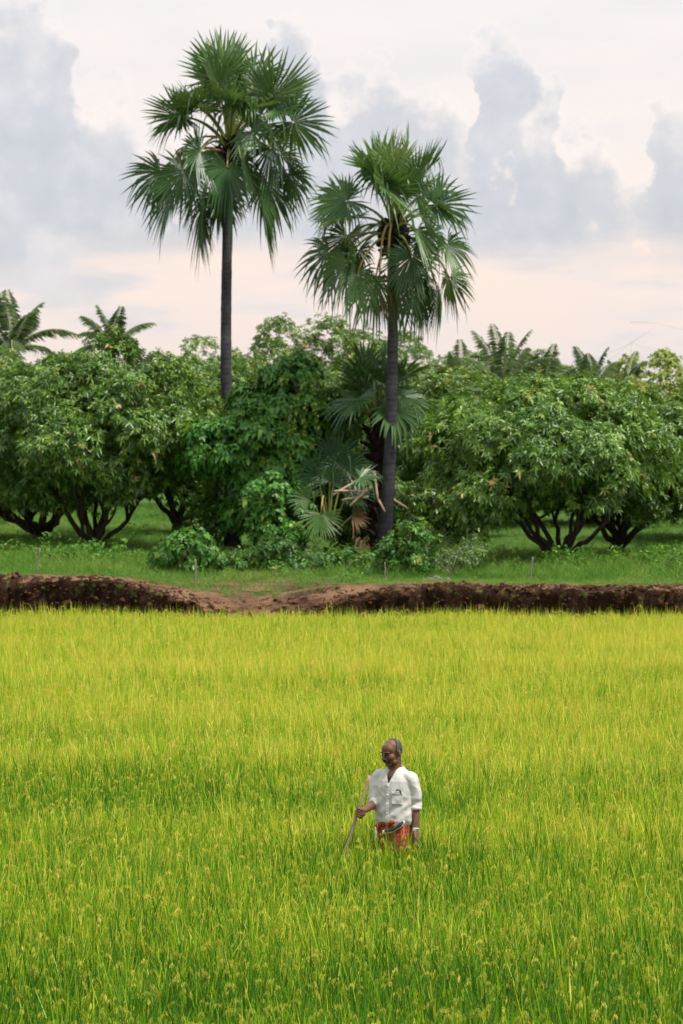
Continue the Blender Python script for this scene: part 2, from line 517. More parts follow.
# ------------------------------------------------------------------ ground cover as one object: blade clumps instanced by geometry nodes from the object's own mesh
def blades(mb, n, h, hs, lean, wid, rad, tint, bend=0.35, stations=4, tip=0.16):
    a = rng.uniform(0, 2 * np.pi, n)
    rr = rad * np.sqrt(rng.uniform(0, 1, n))
    p = np.stack([rr * np.cos(a), rr * np.sin(a), np.zeros(n)], -1)
    la = rng.uniform(0, 2 * np.pi, n)
    ln = np.abs(rng.normal(0, lean, n)) + 0.03
    d = np.stack([np.cos(la) * np.sin(ln), np.sin(la) * np.sin(ln), np.cos(ln)], -1)
    Ls = h * (1 + rng.normal(0, hs, n))
    side = nrm(np.stack([-np.sin(la + rng.normal(0, 1.0, n)), np.cos(la + rng.normal(0, 1.0, n)), np.zeros(n)], -1))
    out = np.stack([np.cos(la), np.sin(la), np.zeros(n)], -1)
    bd = np.abs(rng.normal(0, bend, n))
    ts = np.linspace(0, 1, stations)
    V = []
    for t in ts[:-1]:
        c = p + d * (Ls * t)[:, None] + (out * 0.55 - np.array([[0, 0, .35]])) * (Ls * bd * t ** 3)[:, None]
        wv = wid * (0.55 + 0.9 * t - 1.0 * t * t) * rng.uniform(.8, 1.2, n)
        V += [c - side * wv[:, None] * .5, c + side * wv[:, None] * .5]
    t = 1.0
    V.append(p + d * Ls[:, None] + (out * 0.55 - np.array([[0, 0, .35]])) * (Ls * bd)[:, None])
    m = len(V)
    V = np.stack(V, 1)
    k = np.arange(n)[:, None] * m
    F4 = np.concatenate([k + [2 * q, 2 * q + 1, 2 * q + 3, 2 * q + 2] for q in range(stations - 2)])
    F3 = k + [m - 3, m - 2, m - 1]
    tt = tint(n)
    hgt_ = np.concatenate([np.repeat(ts[:-1], 2), [1.0]]) - .5
    TT = np.where(tt[:, None] < .85, np.clip(tt[:, None] + tip * hgt_[None], 0, .849), tt[:, None])
    mb.add(V.reshape(-1, 3), F3, F4, TT.ravel())


def panicle(mb, n, h, rad):
    for q in range(n):
        a = rng.uniform(0, 2 * np.pi)
        b0 = np.array([np.cos(a), np.sin(a), 0]) * rad * rng.uniform(0.2, 1)
        o = np.array([np.cos(a + rng.normal(0, .6)), np.sin(a + rng.normal(0, .6)), 0])
        hh = h * rng.uniform(0.84, 1.06)
        ln = rng.uniform(0.03, 0.10)
        p0 = b0 + np.array([0, 0, hh * .70]) + o * ln * .3
        p1 = b0 + np.array([0, 0, hh * 1.08]) + o * ln
        p2 = b0 + np.array([0, 0, hh * rng.uniform(.80, .95)]) + o * (ln + rng.uniform(.04, .09))
        P = bez(p0, p1, p2, 8)
        mb.tube(P, 0.0014, 3, T=0.60, cap=False)
        ng = 26
        t = np.sort(rng.uniform(0.42, 1, ng))[:, None]
        g = (1 - t) ** 2 * p0 + 2 * t * (1 - t) * p1 + t * t * p2
        g = g + rng.normal(0, 0.0035, (ng, 3))
        d = nrm(np.tile(p2 - p1, (ng, 1)) * 4 + rng.normal(0, 0.16, (ng, 3)) + np.array([0, 0, -.35]))
        mb.leaves(g, d, rng.uniform(.014, .024, ng), 0.0052, rng.uniform(.86, 1.0), 0.1)


def scatter_object(name, variants, pts, scale, rotz, var, material, tiltv=None):
    """one object: its mesh holds every clump variant (attribute var = k) and one loose point per clump (var = -1)"""
    V, F3, F4, T, VR = [], [], [], [], []
    n = 0
    for k, mb in enumerate(variants):
        v = np.concatenate(mb.V)
        V.append(v)
        T.append(np.concatenate(mb.T))
        VR.append(np.full(len(v), k))
        F3 += [f + n for f in mb.F3]
        F4 += [f + n for f in mb.F4]
        n += len(v)
    b = MB()
    Vall = np.concatenate(V + [pts])
    b.add(Vall, np.concatenate(F3) if F3 else None, np.concatenate(F4) if F4 else None, np.concatenate(T + [np.zeros(len(pts))]))
    me = b.mesh(name, material, True)
    # validate() keeps loose points
    N = len(Vall)

    def attr(nm, typ, data, key='value'):
        a = me.attributes.new(nm, typ, 'POINT')
        a.data.foreach_set(key, np.asarray(data).ravel())
    vr = np.concatenate(VR + [np.full(len(pts), -1)]).astype(np.int32)
    pad = np.zeros(n)
    attr('vidx', 'INT', vr)
    attr('pick', 'INT', np.concatenate([pad, var]).astype(np.int32))
    attr('rotz', 'FLOAT', np.concatenate([pad, rotz]).astype(np.float32))
    attr('tilt', 'FLOAT', np.concatenate([pad, tiltv if tiltv is not None else np.zeros(len(pts))]).astype(np.float32))
    attr('scl', 'FLOAT', np.concatenate([pad, scale]).astype(np.float32))
    o = bpy.data.objects.new(name, me)
    COL.objects.link(o)
    ng = bpy.data.node_groups.new(name + '_scatter', 'GeometryNodeTree')
    ng.interface.new_socket('Geometry', in_out='INPUT', socket_type='NodeSocketGeometry')
    ng.interface.new_socket('Geometry', in_out='OUTPUT', socket_type='NodeSocketGeometry')
    N_, Lk = ng.nodes, ng.links
    gi, go = N_.new('NodeGroupInput'), N_.new('NodeGroupOutput')

    def named(nm, typ):
        q = N_.new('GeometryNodeInputNamedAttribute')
        q.data_type = typ
        q.inputs['Name'].default_value = nm
        return q.outputs[0]
    vi = named('vidx', 'INT')

    def sel(k):
        c = N_.new('FunctionNodeCompare')
        c.data_type = 'INT'
        c.operation = 'EQUAL'
        ii = [i for i in c.inputs if i.type == 'INT']
        Lk.new(vi, ii[0])
        ii[1].default_value = k
        s = N_.new('GeometryNodeSeparateGeometry')
        s.domain = 'POINT'
        Lk.new(gi.outputs[0], s.inputs[0])
        Lk.new(c.outputs[0], s.inputs[1])
        return s.outputs[0]
    g2i = N_.new('GeometryNodeGeometryToInstance')
    for k in reversed(range(len(variants))):
        Lk.new(sel(k), g2i.inputs[0])
    m2p = sel(-1)
    iop = N_.new('GeometryNodeInstanceOnPoints')
    Lk.new(m2p, iop.inputs['Points'])
    Lk.new(g2i.outputs[0], iop.inputs['Instance'])
    iop.inputs['Pick Instance'].default_value = True
    Lk.new(named('pick', 'INT'), iop.inputs['Instance Index'])
    cx = N_.new('ShaderNodeCombineXYZ')
    Lk.new(named('rotz', 'FLOAT'), cx.inputs[2])
    Lk.new(named('tilt', 'FLOAT'), cx.inputs[0])
    e2r = N_.new('FunctionNodeEulerToRotation')
    Lk.new(cx.outputs[0], e2r.inputs[0])
    Lk.new(e2r.outputs[0], iop.inputs['Rotation'])
    Lk.new(named('scl', 'FLOAT'), iop.inputs['Scale'])
    Lk.new(iop.outputs[0], go.inputs[0])
    md = o.modifiers.new('scatter', 'NODES')
    md.node_group = ng
    return o


MAN = at(395, 900, 24.7)
MAN[2] = 0.0


def rice_mat():
    m, k = mat('rice')
    t = k.n('ShaderNodeAttribute', attribute_name='tint', attribute_type='GEOMETRY').outputs['Fac']
    pos = k.n('ShaderNodeNewGeometry').outputs['Position']
    y = k.n('ShaderNodeSeparateXYZ', {0: pos}).outputs[1]
    big = k.noise(k.n('ShaderNodeMapping', {0: pos, 3: (0.10, 0.30, 0)}).outputs[0], 1.0, 4.0, 0.6)
    med = k.noise(k.n('ShaderNodeMapping', {0: pos, 3: (1, 1, 0)}).outputs[0], 1.6, 3.0, 0.6)
    ripe = k.math('ADD', k.math('MULTIPLY', k.math('SUBTRACT', big, 0.5), 0.85), k.math('MULTIPLY', k.math('SUBTRACT', med, 0.5), 0.55))
    far = k.smooth(y, 17, 42, -0.12, 0.21)
    tt = k.math('ADD', t, k.math('MULTIPLY', k.math('ADD', ripe, far), k.math('LESS_THAN', t, 0.85)), clamp=True)
    c = k.ramp(tt, [(0.0, (.030, .110, .006)), (.20, (.075, .225, .008)), (.40, (.24, .42, .012)), (.60, (.54, .57, .035)), (.78, (.76, .64, .13)), (.86, (.46, .46, .035)), (1.0, (.66, .58, .10))])
    pb = k.n('ShaderNodeBsdfPrincipled', {'Base Color': c, 'Roughness': 0.5, 'Specular IOR Level': 0.25})
    tr = k.n('ShaderNodeBsdfTranslucent', {'Color': c})
    mx = k.n('ShaderNodeMixShader', {0: 0.34, 1: pb.outputs[0], 2: tr.outputs[0]})
    k.n('ShaderNodeOutputMaterial', {0: mx.outputs[0]})
    return m


def make_rice():
    var = []
    for q in range(14):
        mb = MB()
        tint = lambda n: np.clip(rng.beta(1.15, 1.9, n) * 0.85, 0, .84)
        blades(mb, 27, 0.80, 0.075, 0.15, 0.0155, 0.085, tint, bend=0.25)
        blades(mb, 6, 0.70, 0.15, 0.30, 0.014, 0.07, lambda n: rng.uniform(.45, .84, n), bend=0.6)
        panicle(mb, (1, 2, 2, 1, 1)[q % 5], 0.80, 0.09)
        var.append(mb)
    sp = 0.135
    gx, gy = np.meshgrid(np.arange(-13, 13, sp), np.arange(10.5, 53, sp), indexing='ij')
    x = gx.ravel() + rng.normal(0, .035, gx.size)
    y = gy.ravel() + rng.normal(0, .035, gx.size)
    keep = (y < bank_edge(x) - 0.20 + rng.normal(0, 0.06, x.size)) & (np.abs(x) < 0.14 * y + 4.2)
    keep &= ((x - MAN[0]) / 0.18) ** 2 + ((y - MAN[1] - .03) / 0.13) ** 2 > 1
    x, y = x[keep], y[keep]
    n = len(x)
    near_man = np.exp(-((x - MAN[0]) ** 2 + (y - MAN[1]) ** 2) / .5)
    sc = 1.03 + 0.14 * near_man + (1 - near_man) * 0.13 * fbm(x * 0.45, y * 0.45, 1, 3) + rng.normal(0, 0.045, n)
    sc *= np.where(rng.uniform(0, 1, n) < 0.004, 1.16, 1.0)
    pts = np.stack([x, y, np.zeros(n)], -1)
    o = scatter_object('rice_crop', var, pts, sc, rng.uniform(0, 6.28, n), rng.integers(0, len(var), n), rice_mat(), rng.normal(0, 0.035, n))
    tag(o, 'ripening yellow green rice crop filling the whole paddy field around the man', 'rice crop', kind='stuff')


make_rice()

def make_clods():
    var = []
    u, v = np.meshgrid(np.linspace(0, np.pi, 7), np.linspace(0, 2 * np.pi, 10)[:-1], indexing='ij')
    d = np.stack([np.sin(u) * np.cos(v), np.sin(u) * np.sin(v), np.cos(u)], -1)
    ii, jj = np.meshgrid(np.arange(6), np.arange(9), indexing='ij')
    F = np.stack([ii * 9 + jj, (ii + 1) * 9 + jj, (ii + 1) * 9 + (jj + 1) % 9, ii * 9 + (jj + 1) % 9], -1).reshape(-1, 4)
    for q in range(8):
        mb = MB()
        rr = .06 * (1 + .9 * fbm(d[..., 0] * 1.6 + 9 * q, d[..., 1] * 1.6, d[..., 2] * 1.6, 3))
        mb.add((d * rr[..., None] * np.array([1.2, 1, .8])).reshape(-1, 3), None, F, .5)
        var.append(mb)
    N = 9000
    x = rng.uniform(-13, 13, N)
    sb = np.abs(rng.exponential(.45, N)) + .02
    y = bank_edge(x) + sb
    z = ground_z(x, y)
    sc = np.minimum(rng.lognormal(-1.35, .55, N), 1.3) * (1 - .5 * sstep(.8, 2.5, sb))
    o = scatter_object('soil_clods', var, np.stack([x, y, z], -1), sc, rng.uniform(0, 6.28, N), rng.integers(0, 8, N), M['soil'], rng.normal(0, .5, N))
    tag(o, 'crumbled brown clods of earth along the broken edge of the bank', 'earth clods', kind='stuff')


M['soil'] = plain_mat('soil', (.014, .006, .003), (.085, .042, .023), 9, .95, .9, .1)
make_clods()

# palms' bare ground area and orchard grass
M['grass'] = leaf_mat('orchard_grass', [(0.0, (.020, .075, .008)), (.45, (.050, .165, .015)), (.8, (.14, .28, .03)), (1.0, (.34, .32, .10))], rough=0.6, spec=0.2, transl=0.3, patch=(0.5, 0.9))


def make_grass():
    var = []
    for q in range(10):
        mb = MB()
        blades(mb, 22, 0.26 if q < 7 else 0.42, 0.3, 0.42, 0.010, 0.14, lambda n: rng.uniform(.1, .95, n), bend=0.7)
        var.append(mb)
    for q in range(4):
        mb = MB()
        n_ = 60
        pz = rng.uniform(.03, .5, n_)
        pr = rng.normal(0, .11, (n_, 2)) * (1.2 - pz[:, None])
        mb.leaves(np.stack([pr[:, 0], pr[:, 1], pz], -1), rng.normal(0, 1, (n_, 3)) * [1, 1, .4] + [0, 0, .4], rng.uniform(.07, .15, n_), rng.uniform(.03, .07), rng.uniform(.1, .9, n_), .4, broad=True)
        var.append(mb)
    N = 60000
    y = 53.0 + 47 * rng.uniform(0, 1, N) ** 1.5
    x = rng.uniform(-1, 1, N) * (0.13 * y + 4)
    s = y - bank_edge(x)
    dens = sstep(1.5, 5.5, s + 6.0 * fbm(x * 0.6, y * 0.6, 2, 4)) + 0.20 * (s > .12)
    # bare trodden earth in the middle
    dens *= 1 - 0.6 * np.exp(-((x + 1.9) / 2.6) ** 2) * (1 - sstep(4.5, 7.5, s))
    keep = rng.uniform(0, 1, N) < dens
    x, y = x[keep], y[keep]
    n = len(x)
    s = y - bank_edge(x)
    z = ground_z(x, y) - 0.01
    tall = sstep(3.8, 5.5, x) * sstep(4.5, 6.5, s) * (1 - sstep(11, 14, s)) + sstep(-4, -6, x) * sstep(5, 9, s) * 0.7
    sc = (0.35 + 0.5 * rng.uniform(0, 1, n)) * (0.35 + 0.4 * sstep(3, 8, s) - .3 * sstep(13, 20, s)) * (1 + .55 * tall) * (1 + .5 * fbm(x * .7, y * .7, 4, 3))
    wd_ = fbm(x * .55, y * .55, 9, 4) + .12 * (s > 8)
    vi_ = np.where((rng.uniform(0, 1, n) < np.clip((wd_ - .12) * 1.2, 0, .16) * (1 - .6 * sstep(13, 18, s))), rng.integers(10, 14, n), rng.integers(0, 10, n))
    sc = np.where(vi_ >= 10, sc * rng.uniform(.8, 1.6, n), sc)
    o = scatter_object('orchard_grass', var, np.stack([x, y, z], -1), sc, rng.uniform(0, 6.28, n), vi_, M['grass'])
    tag(o, 'bright green grass and weeds covering the raised ground under the mango trees', 'grass', kind='stuff')


make_grass()


# ------------------------------------------------------------------ trees with leafy crowns
def crown_mesh(C, Rd, lumps, dens, leafL, leafW, per, seed, zcut=None, broad=False, droop=0.45, lump_r=(0.15, 0.40), inner=0.25, gap=0.0, zdir=-0.45):
    g = np.random.default_rng(seed)
    mb = MB()
    C, Rd = np.asarray(C, float), np.asarray(Rd, float)
    k = np.arange(lumps) + .5
    ph = np.arccos(1 - (1 - zdir) * k / lumps)
    th = np.pi * (1 + 5 ** .5) * k + g.uniform(0, 6)
    dr = np.stack([np.cos(th) * np.sin(ph), np.sin(th) * np.sin(ph), np.cos(ph)], -1)
    dr = nrm(dr + g.normal(0, .12, dr.shape))
    mr = Rd.mean()
    lr = mr * (lump_r[0] + (lump_r[1] - lump_r[0]) * g.beta(1.1, 1.5, lumps))
    lc = C + dr * Rd * g.uniform(.55, 1.0, lumps)[:, None]
    P, A = [], []
    for q in range(lumps):
        n = int(dens * 4 * np.pi * lr[q] ** 2 * 0.75)
        d = nrm(g.normal(0, 1, (n, 3)) + dr[q] * 0.9)
        rr = lr[q] * (1 + 0.55 * fbm(d[:, 0] * 1.9 + q, d[:, 1] * 1.9, d[:, 2] * 1.9, 3)) * g.uniform(.72, 1.06, n)
        P.append(lc[q] + d * rr[:, None] * np.array([1.1, 1.1, .85]))
        A.append(d * .7 + dr[q] * .4)
    n = int(sum(len(p) for p in P) * inner)
    d = nrm(g.normal(0, 1, (n, 3)))
    P.append(C + d * Rd * g.uniform(.3, .75, n)[:, None])
    A.append(d)
    P, A = np.concatenate(P), np.concatenate(A)
    if gap > 0:
        keep = fbm(P[:, 0] * .9, P[:, 1] * .9, P[:, 2] * .9 + seed, 3) > -0.45 + gap
        P, A = P[keep], A[keep]
    if zcut is not None:
        keep = P[:, 2] > zcut + 0.9 * fbm(P[:, 0] * .7, P[:, 1] * .7, seed, 3)
        P, A = P[keep], A[keep]
    n = len(P)
    A = nrm(A + np.array([0, 0, .45]) + g.normal(0, .35, (n, 3)))
    u = nrm(np.cross(A, g.normal(0, 1, (n, 3))))
    v = np.cross(A, u)
    rt = g.beta(2.2, 2.6, n)                                   # tint of each spray
    flush = g.uniform(0, 1, n) < 0.035
    for i in range(per):
        a = 2 * np.pi * i / per + g.uniform(-.4, .4, n)
        ang = g.uniform(.7, 1.7, n)
        d = A * np.cos(ang)[:, None] + (u * np.cos(a)[:, None] + v * np.sin(a)[:, None]) * np.sin(ang)[:, None]
        L = leafL * g.uniform(.7, 1.15, n)
        T = np.clip(rt * .8 + g.normal(0, .09, n), 0, .92)
        T = np.where(flush, g.uniform(.88, 1.0, n), T)
        mb.leaves(P + A * g.uniform(-.03, .05, n)[:, None], d, L, leafW * g.uniform(.8, 1.15, n), T, g.uniform(.5, 1.5, n) * droop, up=A + g.normal(0, .3, (n, 3)), broad=broad)
    return mb, lc


def limbs_mesh(base, C, targets, r0, fork, seed, n_main=7, lean=(0, 0)):
    g = np.random.default_rng(seed + 99)
    mb = MB()
    base = np.asarray(base, float)
    f = base + np.array([lean[0], lean[1], fork])
    P = bez(base - np.array([0, 0, .2]), (base + f) / 2, f, 6)
    rr = np.linspace(r0 * 1.5, r0 * 1.0, 6)
    mb.tube(P, rr, 10)
    order = g.permutation(len(targets))
    tg = targets[order]
    ang = np.arctan2(tg[:, 1] - base[1], tg[:, 0] - base[0])
    ends = []
    for i in range(n_main):
        cand = np.abs(((ang - (i + .5) * 2 * np.pi / n_main + np.pi) % (2 * np.pi)) - np.pi)
        t = tg[np.argmin(cand + g.uniform(0, .5, len(cand)))]
        h = t - f
        mid = f + np.array([h[0] * .62, h[1] * .62, h[2] * .22 + .15]) + g.normal(0, .13, 3)
        Pm = bez(f - np.array([0, 0, fork * .5]), mid, t, 12)
        Pm[1:-1] += g.normal(0, .035, (10, 3))
        rm = np.linspace(r0 * .62, r0 * .16, 12) * g.uniform(.85, 1.1)
        mb.tube(Pm, rm, 7)
        for s_ in range(3):
            j = g.integers(4, 10)
            near = tg[np.argsort(np.linalg.norm(tg - Pm[j] - (Pm[j] - f) * .3, axis=1) + g.uniform(0, 1.2, len(tg)))[0]]
            m2 = (Pm[j] + near) / 2 + g.normal(0, .2, 3) + np.array([0, 0, .1])
            Q = bez(Pm[j], m2, near, 7)
            mb.tube(Q, np.linspace(rm[j] * .7, .015, 7), 5)
    return mb


def leafy_tree(name, px, D, cpx, ctop, cbot, cw, label, cat='tree', group='mango trees of the orchard', mt='mango', depth=None, lumps=46, dens=34,
               leaf=(.155, .047), per=9, seed=1, r0=.17, fork=.35, zcut=True, broad=False, droop=.33, gap=0.0, inner=.25, n_main=8, lump_r=(.16, .40), bark='bark_dark', zdir=-.56, lean=(0, 0)):
    b = at(px, 500, D)
    bz = float(ground_z(b[0], b[1]))
    top, bot = at(cpx, ctop, D), at(cpx, cbot, D)
    sc = D / FPX
    C = (top + bot) / 2
    C[1] = D
    Rd = np.array([cw * sc / 2, (depth or cw * sc * .9) / 2, (top[2] - bot[2]) / 2])
    o = empty(name, (b[0], D, bz), label, cat, group)
    off = np.array([b[0], D, bz])
    mb, lc = crown_mesh(C - off, Rd, lumps, dens, leaf[0], leaf[1], per, seed, (bot[2] - bz) if zcut else None, broad, droop, inner=inner, gap=gap, lump_r=lump_r, zdir=zdir)
    limbs_mesh(np.zeros(3), C - off, lc, r0, fork, seed, n_main, lean).build('trunk', M[bark], o)
    mb.build('crown', M[mt], o)
    return o


G1 = 'mango trees of the orchard'
mangoA = leafy_tree('mango_tree', 94, 70, 96, 342, 538, 226, 'broad dark mango tree with low vase of limbs, left of the tall palm', seed=3, lumps=64, r0=.12, fork=.16, n_main=9)
mangoB = leafy_tree('mango_tree', 40, 75, -2, 362, 540, 190, 'mango tree cut by the left picture edge, its trunk behind the broad one', seed=4, lumps=52)
mangoC = leafy_tree('mango_tree', 178, 78, 186, 352, 532, 150, 'mango tree behind, filling the gap between the broad mango and the tall palm', seed=5, lumps=44, r0=.14)
mangoD = leafy_tree('mango_tree', 298, 90, 294, 332, 530, 172, 'tallest mango crown, rising against the sky between the two palms', seed=6, lumps=50, dens=24)
mangoF = leafy_tree('mango_tree', 362, 83, 366, 350, 535, 120, 'narrow mango tree just behind the shorter palm trunk', seed=7, lumps=38, r0=.14)
mangoG = leafy_tree('mango_tree', 481, 77, 452, 366, 524, 160, 'mango tree with a small forked trunk, right of the shorter palm', seed=8, lumps=46, r0=.10, fork=.3)
mangoH = leafy_tree('mango_tree', 562, 64.5, 540, 390, 526, 244, 'wide spreading mango tree on the right with many low dark limbs', seed=9, lumps=66, r0=.115, fork=.14, n_main=10)
mangoJ = leafy_tree('mango_tree', 590, 84, 566, 380, 532, 200, 'mango tree behind the wide spreading one, its top below the coconut palms', seed=10, lumps=50)
mangoI = leafy_tree('mango_tree', 612, 67.5, 668, 402, 536, 190, 'mango tree at the right picture edge on a short leaning trunk', seed=12, lumps=50, r0=.14, fork=.35, lean=(.2, 0))
mangoK = leafy_tree('mango_tree', 20, 95, 62, 356, 522, 150, 'far mango crown below the left coconut palm', seed=13, lumps=36, dens=20)
mangoL = leafy_tree('mango_tree', 420, 96, 420, 356, 522, 170, 'far mango crown seen over the gap beside the shorter palm', seed=14, lumps=36, dens=20)
mangoM = leafy_tree('mango_tree', 212, 100, 210, 352, 520, 130, 'far mango crown showing low against the sky beside the tall palm trunk', seed=15, lumps=34, dens=20)
leafy_tree('yellow_tree', 668, 96, 664, 350, 480, 110, 'yellowish tree with loose see-through top at the right edge', 'tree', None, 'yellow', seed=21, lumps=40, dens=15, leaf=(.17, .09),
           per=7, gap=.22, inner=.1, broad=True, lump_r=(.16, .3))
leafy_tree('yellow_tree', 598, 102, 640, 374, 500, 90, 'low yellow green tree beside the loose-topped yellowish one', 'tree', None, 'yellow', seed=22, lumps=30, dens=16, leaf=(.16, .08), per=7,
           gap=.1, inner=.2, broad=True)
# bright broad-leaved tree hung with vines, in front of the tall palm's trunk
E = leafy_tree('broadleaf_tree', 272, 68.6, 280, 358, 540, 90, 'bright broad-leaved tree hung with vines, hiding part of the tall palm trunk', 'tree', None, 'broad', seed=31, lumps=44, dens=36,
               leaf=(.17, .10), per=7, broad=True, r0=.10, fork=.8, droop=.55, depth=2.2, zcut=False, zdir=-.9, lump_r=(.26, .44))
offE = np.array(E.location)
for (cx_, cy_, rx_, rz_, ry_, sd_) in ((226, 446, 42, 32, .8, 32), (300, 455, 34, 62, .8, 33)):
    c_ = at(cx_, cy_, 68.3 if cx_ < 250 else 68.6) - offE
    s_ = 68.6 / FPX
    mb_, _ = crown_mesh(c_, (rx_ * s_, ry_, rz_ * s_), 22, 40, .17, .10, 7, sd_, broad=True, droop=.55, lump_r=(.3, .5), zdir=-.9)
    mb_.build('crown', M['broad'], E)
vb = MB()
gv = np.random.default_rng(77)
for (ax, ay, bx, by) in ((298, 395, 293, 440), (291, 405, 290, 470), (306, 400, 302, 455), (300, 440, 299, 500), (310, 375, 318, 430), (286, 455, 283, 500), (258, 352, 255, 380)):
    p0, p1 = at(ax, ay, 67.45) - offE, at(bx, by, 67.35) - offE
    Pv = bez(p0, (p0 + p1) / 2 + gv.normal(0, .08, 3), p1, 16)
    vb.tube(Pv, .008, 4, T=.3)
    n_ = 60
    tt_ = gv.uniform(0, 1, n_)
    pp = np.stack([np.interp(tt_, np.linspace(0, 1, 16), Pv[:, q]) for q in range(3)], -1)
    vb.leaves(pp + gv.normal(0, .02, (n_, 3)), gv.normal(0, 1, (n_, 3)) + np.array([0, -.6, -.3]), gv.uniform(.06, .11, n_), .06, gv.uniform(0, 1, n_), .4, broad=True)
vb.build('vine', M['vine'], E)
leafy_tree('thin_tree', 343, 69.6, 345, 366, 470, 74, 'thin pale-leaved tree with bare grey twigs between the two palms', 'tree', None, 'olive', seed=41, lumps=26, dens=16, leaf=(.12, .05), per=7,
           gap=.15, inner=.1, depth=1.4, r0=.045, fork=1.4, bark='twig', n_main=5, zcut=False, lump_r=(.2, .34))

# far wall of trees behind the orchard: copies of the mango trees, turned and moved
far = [(-60, 118, 350), (48, 125, 352), (150, 115, 352), (262, 128, 350), (388, 122, 350), (470, 118, 352), (540, 128, 350), (640, 116, 368), (735, 122, 352),
       (-190, 100, 0), (-120, 84, 0), (-260, 92, 0), (800, 90, 0), (880, 100, 0), (770, 74, 0)]
farlab = ['behind the left picture edge', 'under the left coconut palm', 'far behind the broad mango', 'far behind the tall palm', 'far behind the shorter palm', 'far behind the forked-trunk mango',
          'far behind the wide spreading mango', 'far behind the yellowish tree', 'beyond the right picture edge', 'out past the left edge, farther row', 'out past the left edge, nearer row',
          'out past the left edge, outermost', 'out past the right edge, farther row', 'out past the right edge, outermost', 'out past the right edge, nearest']
for i, (px, D, tp) in enumerate(far):
    src = [mangoA, mangoC, mangoB, mangoG, mangoD, mangoF][i % 6]
    c = copy_tree(src)
    p = at(px, 500, D)
    c.location = (p[0], D, float(ground_z(p[0], D)) - (0.25 if tp else 0))
    c.rotation_euler = (0, 0, 1.1 + i * 2.1)
    tp_z = at(px, tp or 372, D)[2] - .9
    c.scale = (1.15, 1.15, max(.7, min(1.25, tp_z / 5.3)))
    c['label'] = 'distant mango tree ' + farlab[i]
    c['group'] = G1


# ------------------------------------------------------------------ fan palms
def fan(mb, c, a, nn, Rf, droop, nseg, spread, tint, g, cup=.15, fold=.25):
    a = nrm(a)
    b = nrm(np.cross(nn, a))
    nn = np.cross(a, b)
    th = np.linspace(-spread, spread, nseg)
    dth = th[1] - th[0]
    th = th + g.normal(0, dth * .12, nseg)
    L = Rf * (.82 + .18 * np.cos(th)) * g.uniform(.90, 1.06, nseg)
    d = np.cos(th)[:, None] * a + np.sin(th)[:, None] * b
    sd = -np.sin(th)[:, None] * a + np.cos(th)[:, None] * b
    dr = droop * g.uniform(.5, 1.7, nseg) + (g.uniform(0, 1, nseg) < .2) * g.uniform(.3, 1.0, nseg)
    ts = [.03, .25, .56, .72, .87]
    V = []
    hw0 = math.tan(dth / 2) * 1.04
    sway = g.normal(0, .05, nseg)
    for t in ts:
        hw = L * t * hw0 if t <= .57 else L * hw0 * .56 * (1 - ((t - .56) / .46) ** 1.1) * .95
        q = max(0, t - .35) ** 1.7 * 1.6
        cc = c + d * (L * t)[:, None] + nn * (cup * Rf * t * t + fold * np.abs(np.sin(th)) * L * t)[:, None] + np.array([[0, 0, -1.]]) * (dr * L * q)[:, None] - d * (L * dr * q * .35)[:, None] + sd * (sway * L * q)[:, None]
        V += [cc - sd * hw[:, None], cc - nn * (hw * .75)[:, None], cc + sd * hw[:, None]]
    t = 1.0
    q = .65 ** 1.7 * 1.6
    V.append(c + d * L[:, None] + nn * (cup * Rf + fold * np.abs(np.sin(th)) * L)[:, None] + np.array([[0, 0, -1.]]) * (dr * L * q)[:, None] - d * (L * dr * q * .35)[:, None] + sd * (sway * L * q)[:, None])
    m = len(V)
    V = np.stack(V, 1)
    k = np.arange(nseg)[:, None] * m
    F4 = []
    for s in range(len(ts) - 1):
        F4 += [k + [3 * s, 3 * s + 1, 3 * s + 4, 3 * s + 3], k + [3 * s + 1, 3 * s + 2, 3 * s + 5, 3 * s + 4]]
    s = len(ts) - 1
    F3 = np.concatenate([k + [3 * s, 3 * s + 1, m - 1], k + [3 * s + 1, 3 * s + 2, m - 1]])
    T = np.clip(tint + g.normal(0, .05, nseg), 0, 1)
    TT = np.repeat(T[:, None], m, 1)
    TT[:, -1] = np.clip(T + .35, 0, 1)
    mb.add(V.reshape(-1, 3), F3, np.concatenate(F4), TT.ravel())


def frond(root, P, Rf, droop, g, tint=.5, matn='fan', pmat='petiole', sag=.3, roll=0.0, nseg=34, spread=2.55, r=.028, name='frond', label=None, cup=.12, fold=.22, axis=None, normal=None):
    """P petiole polyline (root space); the fan leaf spreads from its end"""
    t = nrm(P[-1] - P[-2])
    a = nrm(t + np.array([0, 0, -sag])) if axis is None else nrm(np.asarray(axis, float))
    if normal is None:
        side = np.cross(a, [0, 0, 1.0])
        if np.linalg.norm(side) < .1:
            side = np.cross(a, [math.cos(roll * 3), math.sin(roll * 3), 0])
        side = nrm(side)
        n0 = np.cross(side, a)
        nn = n0 * math.cos(roll) + side * math.sin(roll)
    else:
        nn = np.asarray(normal, float)
    mb = MB()
    fan(mb, P[-1], a, nn, Rf, droop, nseg, spread, tint, g, cup, fold)
    f = mb.build(name, M[matn], root, smooth=False)
    if label:
        f['label'] = label
    pb = MB()
    pb.tube(P, np.linspace(r * 1.35, r * .7, len(P)), 6, T=.5)
    pb.build('petiole', M[pmat], f)
    return f


